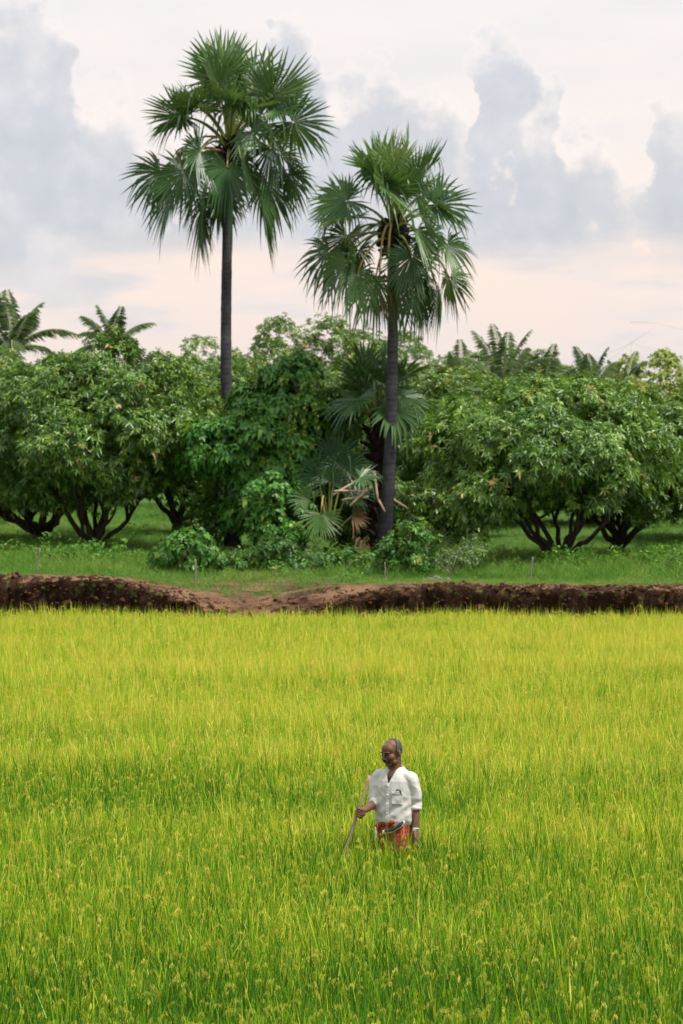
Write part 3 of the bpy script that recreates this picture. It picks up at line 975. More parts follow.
def palm_trunk(root, P, r, name='trunk', matn='bark'):
    mb = MB()
    n = len(P)
    tt = np.linspace(0, 1, 160)
    Q = np.stack([np.interp(tt, np.linspace(0, 1, n), P[:, q]) for q in range(3)], -1)
    # smooth the polyline
    for _ in range(60):
        Q[1:-1] = (Q[:-2] + Q[2:] + 2 * Q[1:-1]) / 4
    rr = np.interp(tt, np.linspace(0, 1, len(r)), r)
    rr = rr * (1 + .012 * np.sin(tt * 190 + 5 * fbm(tt * 6, 2.0, 0, 2)) + .06 * fbm(tt * 22, 1.0, 0, 3))
    mb.tube(Q, rr, 20)
    mb.build(name, M[matn], root)


def leaf_bases(root, heart, tr, h, n, g, r=.22, L=.28):
    mb = MB()
    for i in range(n):
        z = -h + h * i / n
        a = i * 2.4
        d = np.array([math.cos(a), math.sin(a), 0])
        p0 = heart + np.array([0, 0, z]) + d * tr * .6
        p1 = p0 + d * r * .5 + np.array([0, 0, .10])
        p2 = p0 + d * (r + .1 * g.uniform(0, 1)) + np.array([0, 0, L * g.uniform(.5, 1.0)])
        mb.tube(bez(p0, p1, p2, 5), np.array([.075, .065, .05, .04, .03]) * g.uniform(.8, 1.2), 6)
    for i in range(n):                                   # torn fibre
        a = g.uniform(0, 6.28)
        d = np.array([math.cos(a), math.sin(a), 0])
        p0 = heart + np.array([0, 0, -h * g.uniform(0, .9)]) + d * tr
        mb.tube(bez(p0, p0 + d * .15, p0 + d * g.uniform(.12, .28) - np.array([0, 0, g.uniform(.1, .35)]), 4), [.016, .012, .009, .004], 4)
    return mb


def palmyra(px_pts, D, heart_px, label, seed, n=38, pet=1.66, Rf=1.34, trunk_r=(.24, .16, .14, .135, .125, .15), tint0=.45, extra=None, low=-54, name='palmyra_palm'):
    g = np.random.default_rng(seed)
    b = at(px_pts[0][0], px_pts[0][1], D)
    bz = float(ground_z(b[0], D))
    root = empty(name, (b[0], D, bz), label, 'palm tree')
    off = np.array([b[0], D, bz])
    P = np.array([at(x, y, D) for x, y in px_pts]) - off
    P[0, 2] = -.15
    palm_trunk(root, P, trunk_r)
    heart = at(*heart_px, D) - off
    leaf_bases(root, heart, .15, .85, 46, g).build('leaf_base', M['boots'], root)
    for i in range(n):
        f = ((i + .5) / n) ** 1.25
        el_ = R(86 + (low - 86) * f) + g.normal(0, .17)
        az_ = i * 2.39996 + g.normal(0, .3)
        d = np.array([math.cos(az_) * math.cos(el_), math.sin(az_) * math.cos(el_), math.sin(el_)])
        h = np.array([math.cos(az_), math.sin(az_), 0])
        L = pet * g.uniform(.68, 1.12) * (1 - .12 * abs(f - .4))
        p0 = heart + h * .08 + np.array([0, 0, .05 - .55 * f])
        st = nrm(d * .75 + np.array([0, 0, .55]))
        p1 = p0 + st * L * .5
        p2 = p0 + d * L + np.array([0, 0, -.08 - .10 * f])
        Pp = bez(p0, p1, p2, 9)
        sag = -.08 + .85 * f ** 1.6 + g.uniform(-.25, .9) * (.3 + f)
        old = f > .8
        frond(root, Pp, Rf * g.uniform(.74, 1.06) * (1 - .14 * f), .0 + .30 * f + g.uniform(0, .42) * f, g, tint=tint0 + .28 * (1 - f) ** 2 + g.normal(0, .09) + .05,
              pmat='petiole_old' if f > .62 and i % 3 == 0 else 'petiole', sag=sag, roll=g.normal(0, .7), nseg=46, spread=2.6 + g.uniform(-.15, .2))
    if extra:
        extra(root, heart, g)
    return root


def extraL(root, heart, g):
    for (dx_, dz_, dy_) in ((-1.05, -.25, -.5), (-.75, -.45, -.6)):
        p2 = heart + np.array([dx_, dy_, dz_ + .1])
        frond(root, bez(heart, heart + np.array([dx_ * .6, dy_ * .6, .25]), p2, 7), .75, .9, g, tint=.5, matn='dead', pmat='petiole_old', sag=2.5, nseg=22, spread=1.3, name='dead_frond',
              label='withered brown frond hanging left of the palm heart')
    mb = MB()
    for q in range(5):
        a = 1.2 + q * 1.3
        p = heart + np.array([math.cos(a) * .2, math.sin(a) * .2, -.4])
        mb.tube(bez(p, p + np.array([math.cos(a) * .35, math.sin(a) * .35, -.1]), p + np.array([math.cos(a) * .32, math.sin(a) * .32, -.95]), 7), .022, 6)
    mb.build('flower_stalk', M['petiole_old'], root)


def extraR(root, heart, g):
    for q in range(26):
        mb = MB()
        a, zz = g.uniform(0, 6.28), g.uniform(-.75, -.1)
        r = .24 + .12 * g.uniform(0, 1)
        c = heart + np.array([math.cos(a) * r, math.sin(a) * r, zz])
        t = np.linspace(-1, 1, 7)
        mb.tube(c + np.stack([0 * t, 0 * t, t * .08], -1), np.sqrt(np.maximum(0.02, 1 - t * t)) * .08, 8)
        mb.build('fruit', M['boots'], root)
    for dx_ in (-.35, -.15):
        p2 = heart + np.array([dx_, -.7, -1.5])
        frond(root, bez(heart, heart + np.array([dx_, -.6, .1]), p2, 7), .7, .5, g, tint=.5, matn='dead', pmat='petiole_old', sag=3.0, nseg=18, spread=.8, name='dead_frond',
              label='short withered brown frond hanging down beside the trunk')


palmL = palmyra([(233, 551), (229, 470), (226, 400), (226, 320), (227, 250), (229, 149)], 71, (230, 141), 'tall palmyra fan palm with slim grey trunk, the higher of the two', 51, n=44, extra=extraL)
palmR = palmyra([(384, 560), (386, 520), (391, 440), (392, 380), (393, 320), (394, 232)], 67, (394, 223), 'shorter palmyra fan palm with dark fruit cluster, right of the tall one', 64, n=38, pet=1.46, Rf=1.22,
                trunk_r=(.21, .17, .145, .135, .12, .14), tint0=.5, extra=extraR)

# the young palms and the fallen fronds at the foot of the two tall ones
gy_ = np.random.default_rng(90)
D0 = 68.3
b0 = at(377, 500, D0)
zb = float(ground_z(b0[0], D0))
yp = empty('young_palm', (b0[0], D0, zb), 'young fan palm with rough dark trunk, half hidden behind the shorter palm trunk', 'palm tree')
off = np.array([b0[0], D0, zb])
heart = at(377, 418, D0) - off
hz = heart[2]
palm_trunk(yp, np.array([[0, 0, -.1], [0.02, 0, hz * .5], heart]), (.20, .19, .16), matn='boots')
mbb = MB()
for i in range(64):
    a, z = i * 2.4, .15 + (hz - .2) * i / 64
    d = np.array([math.cos(a), math.sin(a), 0])
    p0 = d * .12 + np.array([0, 0, z])
    mbb.tube(bez(p0, p0 + d * .15 + np.array([0, 0, .05]), p0 + d * gy_.uniform(.18, .34) + np.array([0, 0, gy_.uniform(.1, .3)]), 5), np.array([.07, .06, .05, .04, .03]), 6)
mbb.build('leaf_base', M['boots'], yp)
for i in range(20):
    f = (i + .5) / 20
    el_ = R(84 - 95 * f)
    a = i * 2.4 + .5
    d = np.array([math.cos(a) * math.cos(el_), math.sin(a) * math.cos(el_), math.sin(el_)])
    Pp = bez(heart, heart + nrm(d + np.array([0, 0, .7])) * .55, heart + d * gy_.uniform(.85, 1.15), 8)
    frond(yp, Pp, gy_.uniform(.85, 1.05), .12 + .4 * f, gy_, tint=.35 + gy_.uniform(0, .3), sag=.1 + .9 * f, roll=gy_.normal(0, .4), matn='fan')
# pale cut leaf stalks sticking out of its trunk
for (x0, y0, x1, y1, dd) in ((366, 492, 334, 491, -2.6), (372, 486, 350, 506, -2.6), (374, 472, 378, 502, -1.7), (378, 500, 385, 512, -1.7), (388, 497, 408, 509, -1.5), (360, 480, 333, 495, -2.6), (368, 497, 342, 500, -2.6)):
    p0, p1 = at(x0, y0, D0 + dd + .25) - off, at(x1, y1, D0 + dd) - off
    q = MB()
    q.tube(bez(p0, (p0 + p1) / 2 + np.array([0, 0, .03]), p1, 5), [.04, .035, .03, .028, .024], 6)
    q.build('cut_petiole', M['cut_wood'], yp)


def ground_palm(px, D, label, specs, hpy):
    """trunkless palm: specs = (fan px, fan py, depth offset, R, axis (x, y, z), normal, material, petiole mat, droop, tint)"""
    b = at(px, 500, D)
    zb = float(ground_z(b[0], D))
    r = empty('palm_seedling', (b[0], D, zb), label, 'young palm', 'palm seedlings at the foot of the palms')
    off = np.array([b[0], D, zb])
    h0 = at(px, hpy, D) - off
    h0[2] = max(.05, h0[2])
    for (fx, fy, dd, Rf, ax, nm, mm, pm, drp, tn, arch) in specs:
        p2 = at(fx, fy, D + dd) - off
        p1 = (h0 * .45 + p2 * .55) + np.array([0, 0, arch])
        frond(r, bez(h0, p1, p2, 9), Rf, drp, gy_, tint=tn, matn=mm, pmat=pm, nseg=30, spread=1.9 if Rf < .8 else 2.3, axis=ax, normal=nm, r=.02)
    return r


ground_palm(328, 66.6, 'stemless young palm with a large pale fan drooping on a bent yellow stalk', [
    (321, 514, -.9, .68, (.05, -.1, -1), (0, -1, .1), 'fan_light', 'petiole_old', .15, .5, 1.35),
    (309, 500, -.6, .62, (-.6, -.1, .5), (.2, -1, .2), 'fan_light', 'petiole', .3, .3, .3),
    (330, 482, -.3, .75, (.15, 0, 1), (0, -1, .2), 'fan', 'petiole', .3, .5, .2),
    (345, 470, .2, .95, (.5, 0, 1), (0, -1, .3), 'fan', 'petiole', .35, .35, .2),
    (336, 458, .6, .9, (0, .2, 1), (0, -1, .3), 'fan', 'petiole', .3, .3, .2),
    (318, 476, .4, .9, (-.4, .3, 1), (0, -1, .3), 'fan', 'petiole', .4, .4, .2),
    (360, 478, -.6, .70, (.9, -.2, .1), (0, -.5, 1), 'fan', 'petiole', .35, .7, .35),
    (350, 495, .3, .8, (.8, .3, .3), (0, -.6, .8), 'fan', 'petiole', .3, .3, .2)], 540)
ground_palm(428, 65.6, 'low young palm with narrow pale fronds in the shrub right of the shorter palm', [
    (432, 548, 0, .72, (.45, -.1, .9), (.2, -1, .2), 'fan_light', 'petiole', .25, .6, .1),
    (440, 552, .2, .62, (.8, -.1, .6), (.2, -1, .3), 'fan_light', 'petiole', .3, .4, .1),
    (424, 545, .3, .65, (0, -.1, 1), (.1, -1, .3), 'fan_light', 'petiole', .3, .5, .1)], 560)
# dry fallen fronds
for i, (px, py, D, s_, ax, nm, lab) in enumerate((
        (303, 536, 66.3, .62, (-.3, -.2, 1), (0, -1, .2), 'dry brown fan leaf propped up at the left of the drooping pale fan'),
        (292, 545, 66.1, .5, (-1, -.2, .1), (0, -.7, .7), 'crumpled tan fan leaf lying lowest among the weeds left of the palms'),
        (352, 516, 66.8, .5, (.9, 0, -.15), (0, -1, .5), 'withered tan frond lying against the rough dark palm trunk'),
        (358, 548, 65.9, .55, (.6, -.3, .2), (0, -.9, .6), 'shrivelled reddish frond on the ground between the young palms'),
        (372, 556, 65.8, .5, (-.8, -.2, -.1), (0, -.9, .6), 'shrivelled brown frond at the very foot of the shorter palm'))):
    p = at(px, py, D)
    r = empty('fallen_frond', tuple(p), lab, 'dead palm leaf', 'dry fallen palm fronds')
    m_ = MB()
    fan(m_, np.zeros(3), np.array(ax, float), np.array(nm, float), s_, .5, 20, 1.4, .45 + .1 * i, gy_, .3, .5)
    m_.build('leaf_blade', M['dead'], r, smooth=False)
    m_ = MB()
    e_ = -nrm(np.array(ax, float)) * .6
    e_[2] = min(e_[2], -(p[2] - float(ground_z(p[0], p[1]))) * .6)
    m_.tube(bez(np.zeros(3), e_ * .5 + np.array([0, 0, .05]), e_, 5), .018, 5)
    m_.build('petiole', M['cut_wood'], r)


# ------------------------------------------------------------------ coconut palms beyond the orchard
def coconut(px, hpy, D, label, seed, L=3.3, n=12, azs=None):
    g = np.random.default_rng(seed)
    h = at(px, hpy, D)
    zb = float(ground_z(h[0], D))
    r = empty('coconut_palm', (h[0], D, zb), label, 'coconut palm', 'coconut palms beyond the orchard')
    hh = h[2] - zb
    palm_trunk(r, np.array([[.3, 0, -.1], [.1, 0, hh * .5], [0, 0, hh]]), (.22, .15, .12))
    for i in range(n):
        f = (i + .5) / n
        el_ = R(90 - 80 * f)
        a = i * 2.4 + g.uniform(-.2, .2) + seed
        d = np.array([math.cos(a) * math.cos(el_), math.sin(a) * math.cos(el_), math.sin(el_)])
        Lf = L * g.uniform(.8, 1.05)
        p0 = np.array([0, 0, hh])
        p1 = p0 + nrm(d + np.array([0, 0, .3])) * Lf * .55
        p2 = p0 + d * Lf * .9 + np.array([math.cos(a), math.sin(a), 0]) * .3 * Lf * (1 - f) * .8 + np.array([0, 0, -.75 * Lf * (.0 + .62 * f)])
        P = bez(p0, p1, p2, 14)
        mb = MB()
        mb.tube(P, np.linspace(.035, .008, 14), 5, T=.9)
        t = np.linspace(.10, 1, 30)
        c = np.stack([np.interp(t, np.linspace(0, 1, 14), P[:, q]) for q in range(3)], -1)
        tn = nrm(np.stack([np.interp(t, np.linspace(0, 1, 14), nrm(np.gradient(P, axis=0))[:, q]) for q in range(3)], -1))
        sd_ = nrm(np.cross(tn, [0, 0, 1.0]) + 1e-3)
        for sg in (-1, 1):
            dd = sd_ * sg + tn * .75 + g.normal(0, .1, (30, 3)) + np.array([0, 0, .12])
            ll = .50 * np.sin(np.pi * (t * .82 + .12)) + .12
            mb.leaves(c, dd, ll * g.uniform(.9, 1.1, 30), .020, np.clip(.5 + g.normal(0, .2, 30), 0, 1), .7)
        mb.build('frond', M['coco'], r)
    return r


coconut(12, 352, 98, 'coconut palm standing up at the left picture edge', 2, 2.8, 11)
coconut(112, 350, 120, 'pale coconut palm showing its top over the broad mango tree', 3, 2.5, 9)
coconut(503, 392, 104, 'largest coconut palm over the right-hand mango trees', 4, 3.0, 12)
coconut(545, 398, 112, 'low coconut palm just right of the largest one', 5, 2.4, 9)
coconut(592, 392, 118, 'thin coconut palm with one erect spear over the wide mango tree', 6, 2.4, 8)
coconut(626, 392, 125, 'small far coconut palm beside the yellowish tree', 7, 2.0, 8)
coconut(462, 392, 118, 'coconut palm left of the largest one, mostly hidden by mango leaves', 8, 2.4, 8)


# ------------------------------------------------------------------ shrubs on the bank
def shrub(name, px, D, w_px, top_py, label, seed, mt='weed', leaf=(.12, .06), dens=48, per=6, depth=None, gap=0.08):
    b = at(px, 500, D)
    zb = float(ground_z(b[0], D))
    top = at(px, top_py, D)[2] - zb
    o = empty(name, (b[0], D, zb), label, 'shrub', 'shrubs along the top of the bank')
    rx = w_px * D / FPX / 2
    mb, lc = crown_mesh((0, 0, top * .5), (rx, depth or rx * .8, top * .5), 26, dens, leaf[0], leaf[1], per, seed, zcut=-.02, broad=True, droop=.35, lump_r=(.16, .46), gap=gap, zdir=-.7)
    mb.build('foliage', M[mt], o)
    m2 = MB()
    for i in range(9):
        t = lc[i % len(lc)]
        m2.tube(bez(np.array([0.03 * i - .1, 0, -.05]), np.array([t[0] * .4, t[1] * .4, t[2] * .5]), t, 6), np.linspace(.016, .005, 6), 5)
    m2.build('stem', M['twig'], o)


shrub('leafy_shrub', 408, 59.2, 52, 524, 'bright leafy shrub in front of the shorter palm base', 71, 'broad', (.11, .06))
shrub('leafy_shrub', 190, 60.2, 62, 528, 'open shrub with trailing stems left of the tall palm base', 72, 'broad', (.13, .08), 34, gap=.15)
shrub('leafy_shrub', 236, 61.2, 56, 553, 'low shrub in front of the tall palm base', 73)
shrub('leafy_shrub', 276, 60.7, 50, 536, 'dark shrub between the tall palm base and the drooping pale fan', 74)
shrub('leafy_shrub', 312, 60.9, 60, 552, 'low shrub under the drooping pale fan', 75)
shrub('leafy_shrub', 350, 61.1, 50, 550, 'low shrub left of the bright leafy one, by the dry fronds', 76)
shrub('leafy_shrub', 452, 59.3, 60, 546, 'dusty dark shrub right of the bright leafy one', 77, 'olive', (.09, .035), 60)
shrub('leafy_shrub', 470, 61.2, 40, 538, 'small grassy shrub at the start of the tall grass', 78, 'olive', (.14, .02), 50)
shrub('leafy_shrub', 280, 66.3, 66, 475, 'tall dark undergrowth shrub beneath the vine-hung tree', 79, 'broad', (.14, .085), 45)
shrub('leafy_shrub', 352, 70.3, 130, 470, 'dark shrub filling the shade behind the young palms', 80, 'mango', (.15, .06), 36)
shrub('leafy_shrub', 440, 68.5, 80, 470, 'dark round shrub between the shorter palm and the wide mango', 81, 'mango', (.15, .06), 40)
shrub('leafy_shrub', 300, 71.0, 110, 430, 'tall shrub behind the vine-hung tree', 82, 'mango', (.16, .06), 34)
shrub('leafy_shrub', 205, 70.5, 60, 495, 'shrub in the shade just left of the tall palm trunk', 83, 'broad', (.14, .08), 40)


# ------------------------------------------------------------------ stakes, stones, twigs
def stake(px, top_py, D, label, lean=0.0, r=.022):
    b = at(px, 500, D)
    zb = float(ground_z(b[0], D))
    h = at(px, top_py, D)[2] - zb
    mb = MB()
    P = bez(np.array([0, 0, -.15]), np.array([lean * .3, 0, h * .5]), np.array([lean, 0, h]), 8)
    P[1:-1] += gy_.normal(0, .006, (6, 3))
    mb.tube(P, np.linspace(r, r * .75, 8), 7)
    o = mb.build('wooden_stake', M['twig'], loc=(b[0], D, zb))
    tag(o, label, 'stake', 'thin wooden stakes along the bank')


stake(195, 559, 56.5, 'straight pale stake left of the tall palm, near the bare earth')
stake(36, 548, 58.5, 'dark leaning stake at the left end of the bank', .08)
stake(275, 566, 56.2, 'short stake on the bank below the drooping pale fan', .02, .014)
stake(385, 562, 56.8, 'short stake on the bank below the shorter palm', 0, .014)
stake(530, 557, 57.6, 'thin leaning stake in front of the wide mango tree', .06)

shrub('leafy_shrub', 172, 61.0, 44, 556, 'small weedy shrub farthest left beside the straight pale stake', 84)
shrub('leafy_shrub', 290, 60.4, 50, 562, 'lowest weedy shrub above the middle of the bare bank', 85)
shrub('leafy_shrub', 248, 60.6, 44, 560, 'weedy shrub between the straight pale stake and the middle of the bank', 86)
shrub('leafy_shrub', 372, 60.4, 40, 560, 'small weedy shrub touching the left side of the bright leafy one', 87)
shrub('leafy_shrub', 433, 60.0, 44, 558, 'small weedy shrub just above the grey stones', 88, 'olive', (.10, .045), 40)
gs = np.random.default_rng(8)
for i, (px, D, s_, lab) in enumerate(((430, 57.6, .10, 'pale grey stone at the foot of the dusty shrub'), (441, 57.4, .08, 'flat grey stone beside the pale one'), (424, 57.5, .08, 'small brown stone under the bright leafy shrub'),
                                      (447, 57.8, .08, 'rounded stone farthest right under the dusty shrub'), (283, 57.0, .06, 'tiny pale stone on the bare path'), (437, 58.0, .13, 'largest grey stone, behind the pale one'))):
    b = at(px, 500, D)
    u, v = np.meshgrid(np.linspace(0, np.pi, 12), np.linspace(0, 2 * np.pi, 17)[:-1], indexing='ij')
    d = np.stack([np.sin(u) * np.cos(v), np.sin(u) * np.sin(v), np.cos(u)], -1)
    rr = s_ * (1 + .5 * fbm(d[..., 0] * 1.7 + i * 5, d[..., 1] * 1.7, d[..., 2] * 1.7, 3))
    V = (d * rr[..., None] * np.array([1, .9, .65])).reshape(-1, 3)
    ii, jj = np.meshgrid(np.arange(11), np.arange(16), indexing='ij')
    F = np.stack([ii * 16 + jj, (ii + 1) * 16 + jj, (ii + 1) * 16 + (jj + 1) % 16, ii * 16 + (jj + 1) % 16], -1).reshape(-1, 4)
    mb = MB()
    mb.add(V, None, F)
    o = mb.build('stone', M['stone'], smooth=False, loc=(b[0], D, float(ground_z(b[0], D)) + s_ * .2))
    tag(o, lab, 'stone', 'stones below the shrubs')


# ------------------------------------------------------------------ the man in the rice
PSI = R(28)
HPSI, HPIT = R(46), R(14)


def loc2view(p):
    p = np.asarray(p, float)
    x = p[..., 0] * math.cos(PSI) + p[..., 1] * math.sin(PSI)
    y = -p[..., 0] * math.sin(PSI) + p[..., 1] * math.cos(PSI)
    return np.stack([x, y, p[..., 2]], -1)


HEADC = loc2view(np.array([0, -.035, 1.567])) + np.array([-.014, 0, 0])


def head2view(p):
    p = np.asarray(p, float)
    c, s = math.cos(HPIT), math.sin(HPIT)
    y = p[..., 1] * c - p[..., 2] * s * -1 * -1
    y, z = p[..., 1] * c - p[..., 2] * s, p[..., 1] * s + p[..., 2] * c
    c, s = math.cos(HPSI), math.sin(HPSI)
    return np.stack([p[..., 0] * c + y * s, -p[..., 0] * s + y * c, z], -1) + HEADC


def ellip(mb, c, r, f, nu=14, nv=20, T=.5):
    u, v = np.meshgrid(np.linspace(0, np.pi, nu), np.arange(nv) * 2 * np.pi / nv, indexing='ij')
    P = np.stack([np.sin(u) * np.cos(v) * r[0], np.sin(u) * np.sin(v) * r[1], np.cos(u) * r[2]], -1) + np.asarray(c, float)
    ii, jj = np.meshgrid(np.arange(nu - 1), np.arange(nv), indexing='ij')
    F = np.stack([ii * nv + jj, (ii + 1) * nv + jj, (ii + 1) * nv + (jj + 1) % nv, ii * nv + (jj + 1) % nv], -1).reshape(-1, 4)
    mb.add(f(P.reshape(-1, 3)), None, F, T)


def caps(mb, pts, rs, f=lambda p: np.asarray(p, float), sides=14):
    """a limb through several joints, rounded at both ends"""
    P = f(np.asarray(pts, float))
    seg = np.concatenate([[0], np.cumsum(np.linalg.norm(np.diff(P, axis=0), axis=1))])
    n = max(8, int(seg[-1] / .02))
    t = np.linspace(0, seg[-1], n)
    Q = np.stack([np.interp(t, seg, P[:, q]) for q in range(3)], -1)
    rr = np.interp(t, seg, rs)
    for _ in range(2):
        Q[1:-1] = (Q[:-2] + Q[2:] + 2 * Q[1:-1]) / 4
    a, b = nrm(Q[0] - Q[1]), nrm(Q[-1] - Q[-2])
    k = np.sin(np.linspace(0, np.pi / 2, 5))
    pre = [Q[0] + a * rr[0] * q for q in k[::-1][:-1]]
    post = [Q[-1] + b * rr[-1] * q for q in k[1:]]
    rp = [rr[0] * max(.05, math.sqrt(max(0, 1 - q * q))) for q in k[::-1][:-1]]
    rq = [rr[-1] * max(.05, math.sqrt(max(0, 1 - q * q))) for q in k[1:]]
    mb.tube(np.concatenate([pre, Q, post]), np.concatenate([rp, rr, rq]), sides)


def loft(mb, rings, nv=48, f=loc2view, wob=None):
    P = []
    a = np.arange(nv) * 2 * np.pi / nv
    for (z, rx, ry, cx, cy) in rings:
        w_ = 1 + (wob(a, z) if wob else 0)
        P.append(np.stack([cx + rx * np.cos(a) * w_, cy + ry * np.sin(a) * w_, np.full(nv, z)], -1))
    n = len(P)
    V = np.concatenate(P + [np.array([[rings[0][3], rings[0][4], rings[0][0]]]), np.array([[rings[-1][3], rings[-1][4], rings[-1][0]]])])
    ii, jj = np.meshgrid(np.arange(n - 1), np.arange(nv), indexing='ij')
    F = np.stack([ii * nv + jj, ii * nv + (jj + 1) % nv, (ii + 1) * nv + (jj + 1) % nv, (ii + 1) * nv + jj], -1).reshape(-1, 4)
    F3 = [(n * nv, (q + 1) % nv, q) for q in range(nv)] + [(n * nv + 1, (n - 1) * nv + q, (n - 1) * nv + (q + 1) % nv) for q in range(nv)]
    mb.add(f(V), F3, F, .5)


def fuse(name, mb, voxel, it, mt, parent, post=None):
    """union of the overlapping shapes as one continuous skin"""
    me = mb.mesh(name, None)
    o = bpy.data.objects.new(name, me)
    COL.objects.link(o)
    r = o.modifiers.new('r', 'REMESH')
    r.mode = 'VOXEL'
    r.voxel_size = voxel
    s = o.modifiers.new('s', 'SMOOTH')
    s.factor = .5
    s.iterations = it
    dg = bpy.context.evaluated_depsgraph_get()
    m2 = bpy.data.meshes.new_from_object(o.evaluated_get(dg))
    o.modifiers.clear()
    o.data = m2
    bpy.data.meshes.remove(me)
    m2.name = name
    n = len(m2.vertices)
    co = np.empty(n * 3, np.float32)
    m2.vertices.foreach_get('co', co)
    co = co.reshape(-1, 3).astype(float)
    no = np.empty(n * 3, np.float32)
    m2.vertices.foreach_get('normal', no)
    no = no.reshape(-1, 3)
    if post:
        co = post(co, no)
        m2.vertices.foreach_set('co', co.astype(np.float32).ravel())
    m2.polygons.foreach_set('use_smooth', np.ones(len(m2.polygons), bool))
    m2.materials.clear()
    m2.materials.append(mt)
    m2.update()
    o.parent = parent
    return o


def cloth_mat(name, c1, c2, check=False):
    m, k = mat(name)
    co = k.n('ShaderNodeTexCoord').outputs['Object']
    nz = k.noise(co, 9.0, 4.0, .6)
    c = k.ramp(nz, [(.3, c1), (.7, c2)])
    if check:
        sp = k.n('ShaderNodeSeparateXYZ', {0: co}).outputs
        for ax, sc in ((0, 26.0), (2, 26.0)):
            li = k.math('GREATER_THAN', k.math('FRACT', k.math('MULTIPLY', sp[ax], sc)), .80)
            c = k.mix(k.math('MULTIPLY', li, .7), c, (.10, .015, .02))
        li = k.math('GREATER_THAN', k.math('FRACT', k.math('MULTIPLY', sp[0], 13.0)), .93)
        c = k.mix(k.math('MULTIPLY', li, .5), c, (.75, .55, .45))
    wv = k.noise(co, 160.0, 2.0, .5)
    bp = k.n('ShaderNodeBump', {'Strength': .25, 'Distance': .003, 'Height': wv})
    bp2 = k.n('ShaderNodeBump', {'Strength': .6, 'Distance': .012, 'Height': nz, 'Normal': bp.outputs[0]})
    pb = k.n('ShaderNodeBsdfPrincipled', {'Base Color': c, 'Roughness': .9, 'Specular IOR Level': .15, 'Normal': bp2.outputs[0]})
    k.n('ShaderNodeOutputMaterial', {0: pb.outputs[0]})
    return m


M['skin'] = plain_mat('skin', (.085, .038, .022), (.16, .074, .043), 18, .58, .15, .30, bdist=.003)
M['lip'] = plain_mat('lip', (.055, .020, .016), (.08, .03, .025), 18, .5, .1)
M['hair'] = plain_mat('grey_hair', (.012, .011, .010), (.085, .08, .076), 60, .8, .5, .3, bdist=.004)
M['mous'] = plain_mat('black_hair', (.006, .005, .005), (.018, .015, .014), 60, .7, .5, .3, bdist=.004)
M['eye'] = plain_mat('eye', (.035, .028, .025), (.06, .05, .045), 10, .6, 0, .2)
M['shirt'] = cloth_mat('white_shirt', (.42, .41, .38), (.52, .51, .48))
M['lungi'] = cloth_mat('orange_cloth', (.27, .036, .022), (.40, .066, .036), True)
M['band_black'] = cloth_mat('black_band', (.02, .02, .024), (.05, .05, .055))
M['band_white'] = cloth_mat('white_band', (.62, .56, .52), (.75, .70, .66))
M['steel'] = plain_mat('watch_steel', (.30, .30, .32), (.5, .5, .52), 30, .3, 0, .6)
M['dark'] = plain_mat('dark_plastic', (.02, .02, .025), (.05, .05, .06), 10, .35, 0, .5)
M['stick'] = plain_mat('stick_wood', (.20, .125, .09), (.42, .29, .22), 14, .75, .5, .3, (1, 1, .2), .004)

man = empty('person', (MAN[0], MAN[1], 0.0), 'man in white shirt and orange checked waistcloth, thigh deep in rice, holding a stick', 'person')

# joints (x right, y away from the camera, z up; the feet stand at the origin)
shR, shL = loc2view([-.175, 0, 1.345]), loc2view([.162, 0, 1.345])
elR, haR = np.array([-.168, .02, 1.115]), np.array([-.285, -.185, 1.070])
elL, wrL = np.array([.176, -.060, 1.110]), np.array([.176, -.125, .895])
SAX = nrm(np.array([-.226 + .655, .0, 1.38]))           # stick direction
stP = lambda z: np.array([-.655 + (z / 1.38) * .429, -.215, z])

B = MB()
H_ = head2view
ellip(B, (0, .014, .022), (.074, .094, .090), H_)
ellip(B, (0, -.030, -.030), (.059, .060, .080), H_)
ellip(B, (0, -.040, .040), (.062, .046, .052), H_)
ellip(B, (0, -.060, -.094), (.030, .026, .022), H_)
for s in (-1, 1):
    ellip(B, (s * .038, -.050, -.024), (.030, .034, .032), H_)
    ellip(B, (s * .046, -.020, -.075), (.018, .034, .022), H_)
    ellip(B, (s * .028, -.080, .020), (.026, .011, .009), H_)
    ellip(B, (s * .014, -.104, -.030), (.009, .012, .008), H_)
    ellip(B, (s * .081, .014, -.008), (.011, .019, .033), H_)
caps(B, [(0, -.088, .018), (0, -.104, -.008), (0, -.113, -.026)], [.009, .012, .016], H_)
ellip(B, (0, -.088, -.055), (.030, .014, .012), H_)
ellip(B, (0, -.090, -.068), (.024, .011, .007), H_)
# neck, trunk
nk = H_(np.array([0, .030, -.060]))
caps(B, [loc2view([0, .012, 1.37]), loc2view([0, .0, 1.45]), nk], [.062, .054, .056])
ellip(B, (0, .0, 1.21), (.150, .098, .19), loc2view)
ellip(B, (0, -.006, 1.345), (.125, .078, .075), loc2view)
ellip(B, (0, -.01, 1.02), (.135, .098, .15), loc2view)
ellip(B, (0, .01, .90), (.145, .108, .12), loc2view)
caps(B, [[-.145, .005, 1.345], [0, .01, 1.378], [.145, .005, 1.345]], [.040, .050, .040], loc2view)
for s in (-1, 1):
    caps(B, [[s * .085, .01, .88], [s * .095, -.02, .49], [s * .10, .02, .09]], [.082, .053, .036], loc2view)
    caps(B, [[s * .10, .03, .045], [s * .115, -.13, .03]], [.036, .030], loc2view)
caps(B, [shR, elR, haR], [.042, .040, .027])
caps(B, [shL, elL, wrL], [.042, .040, .027])
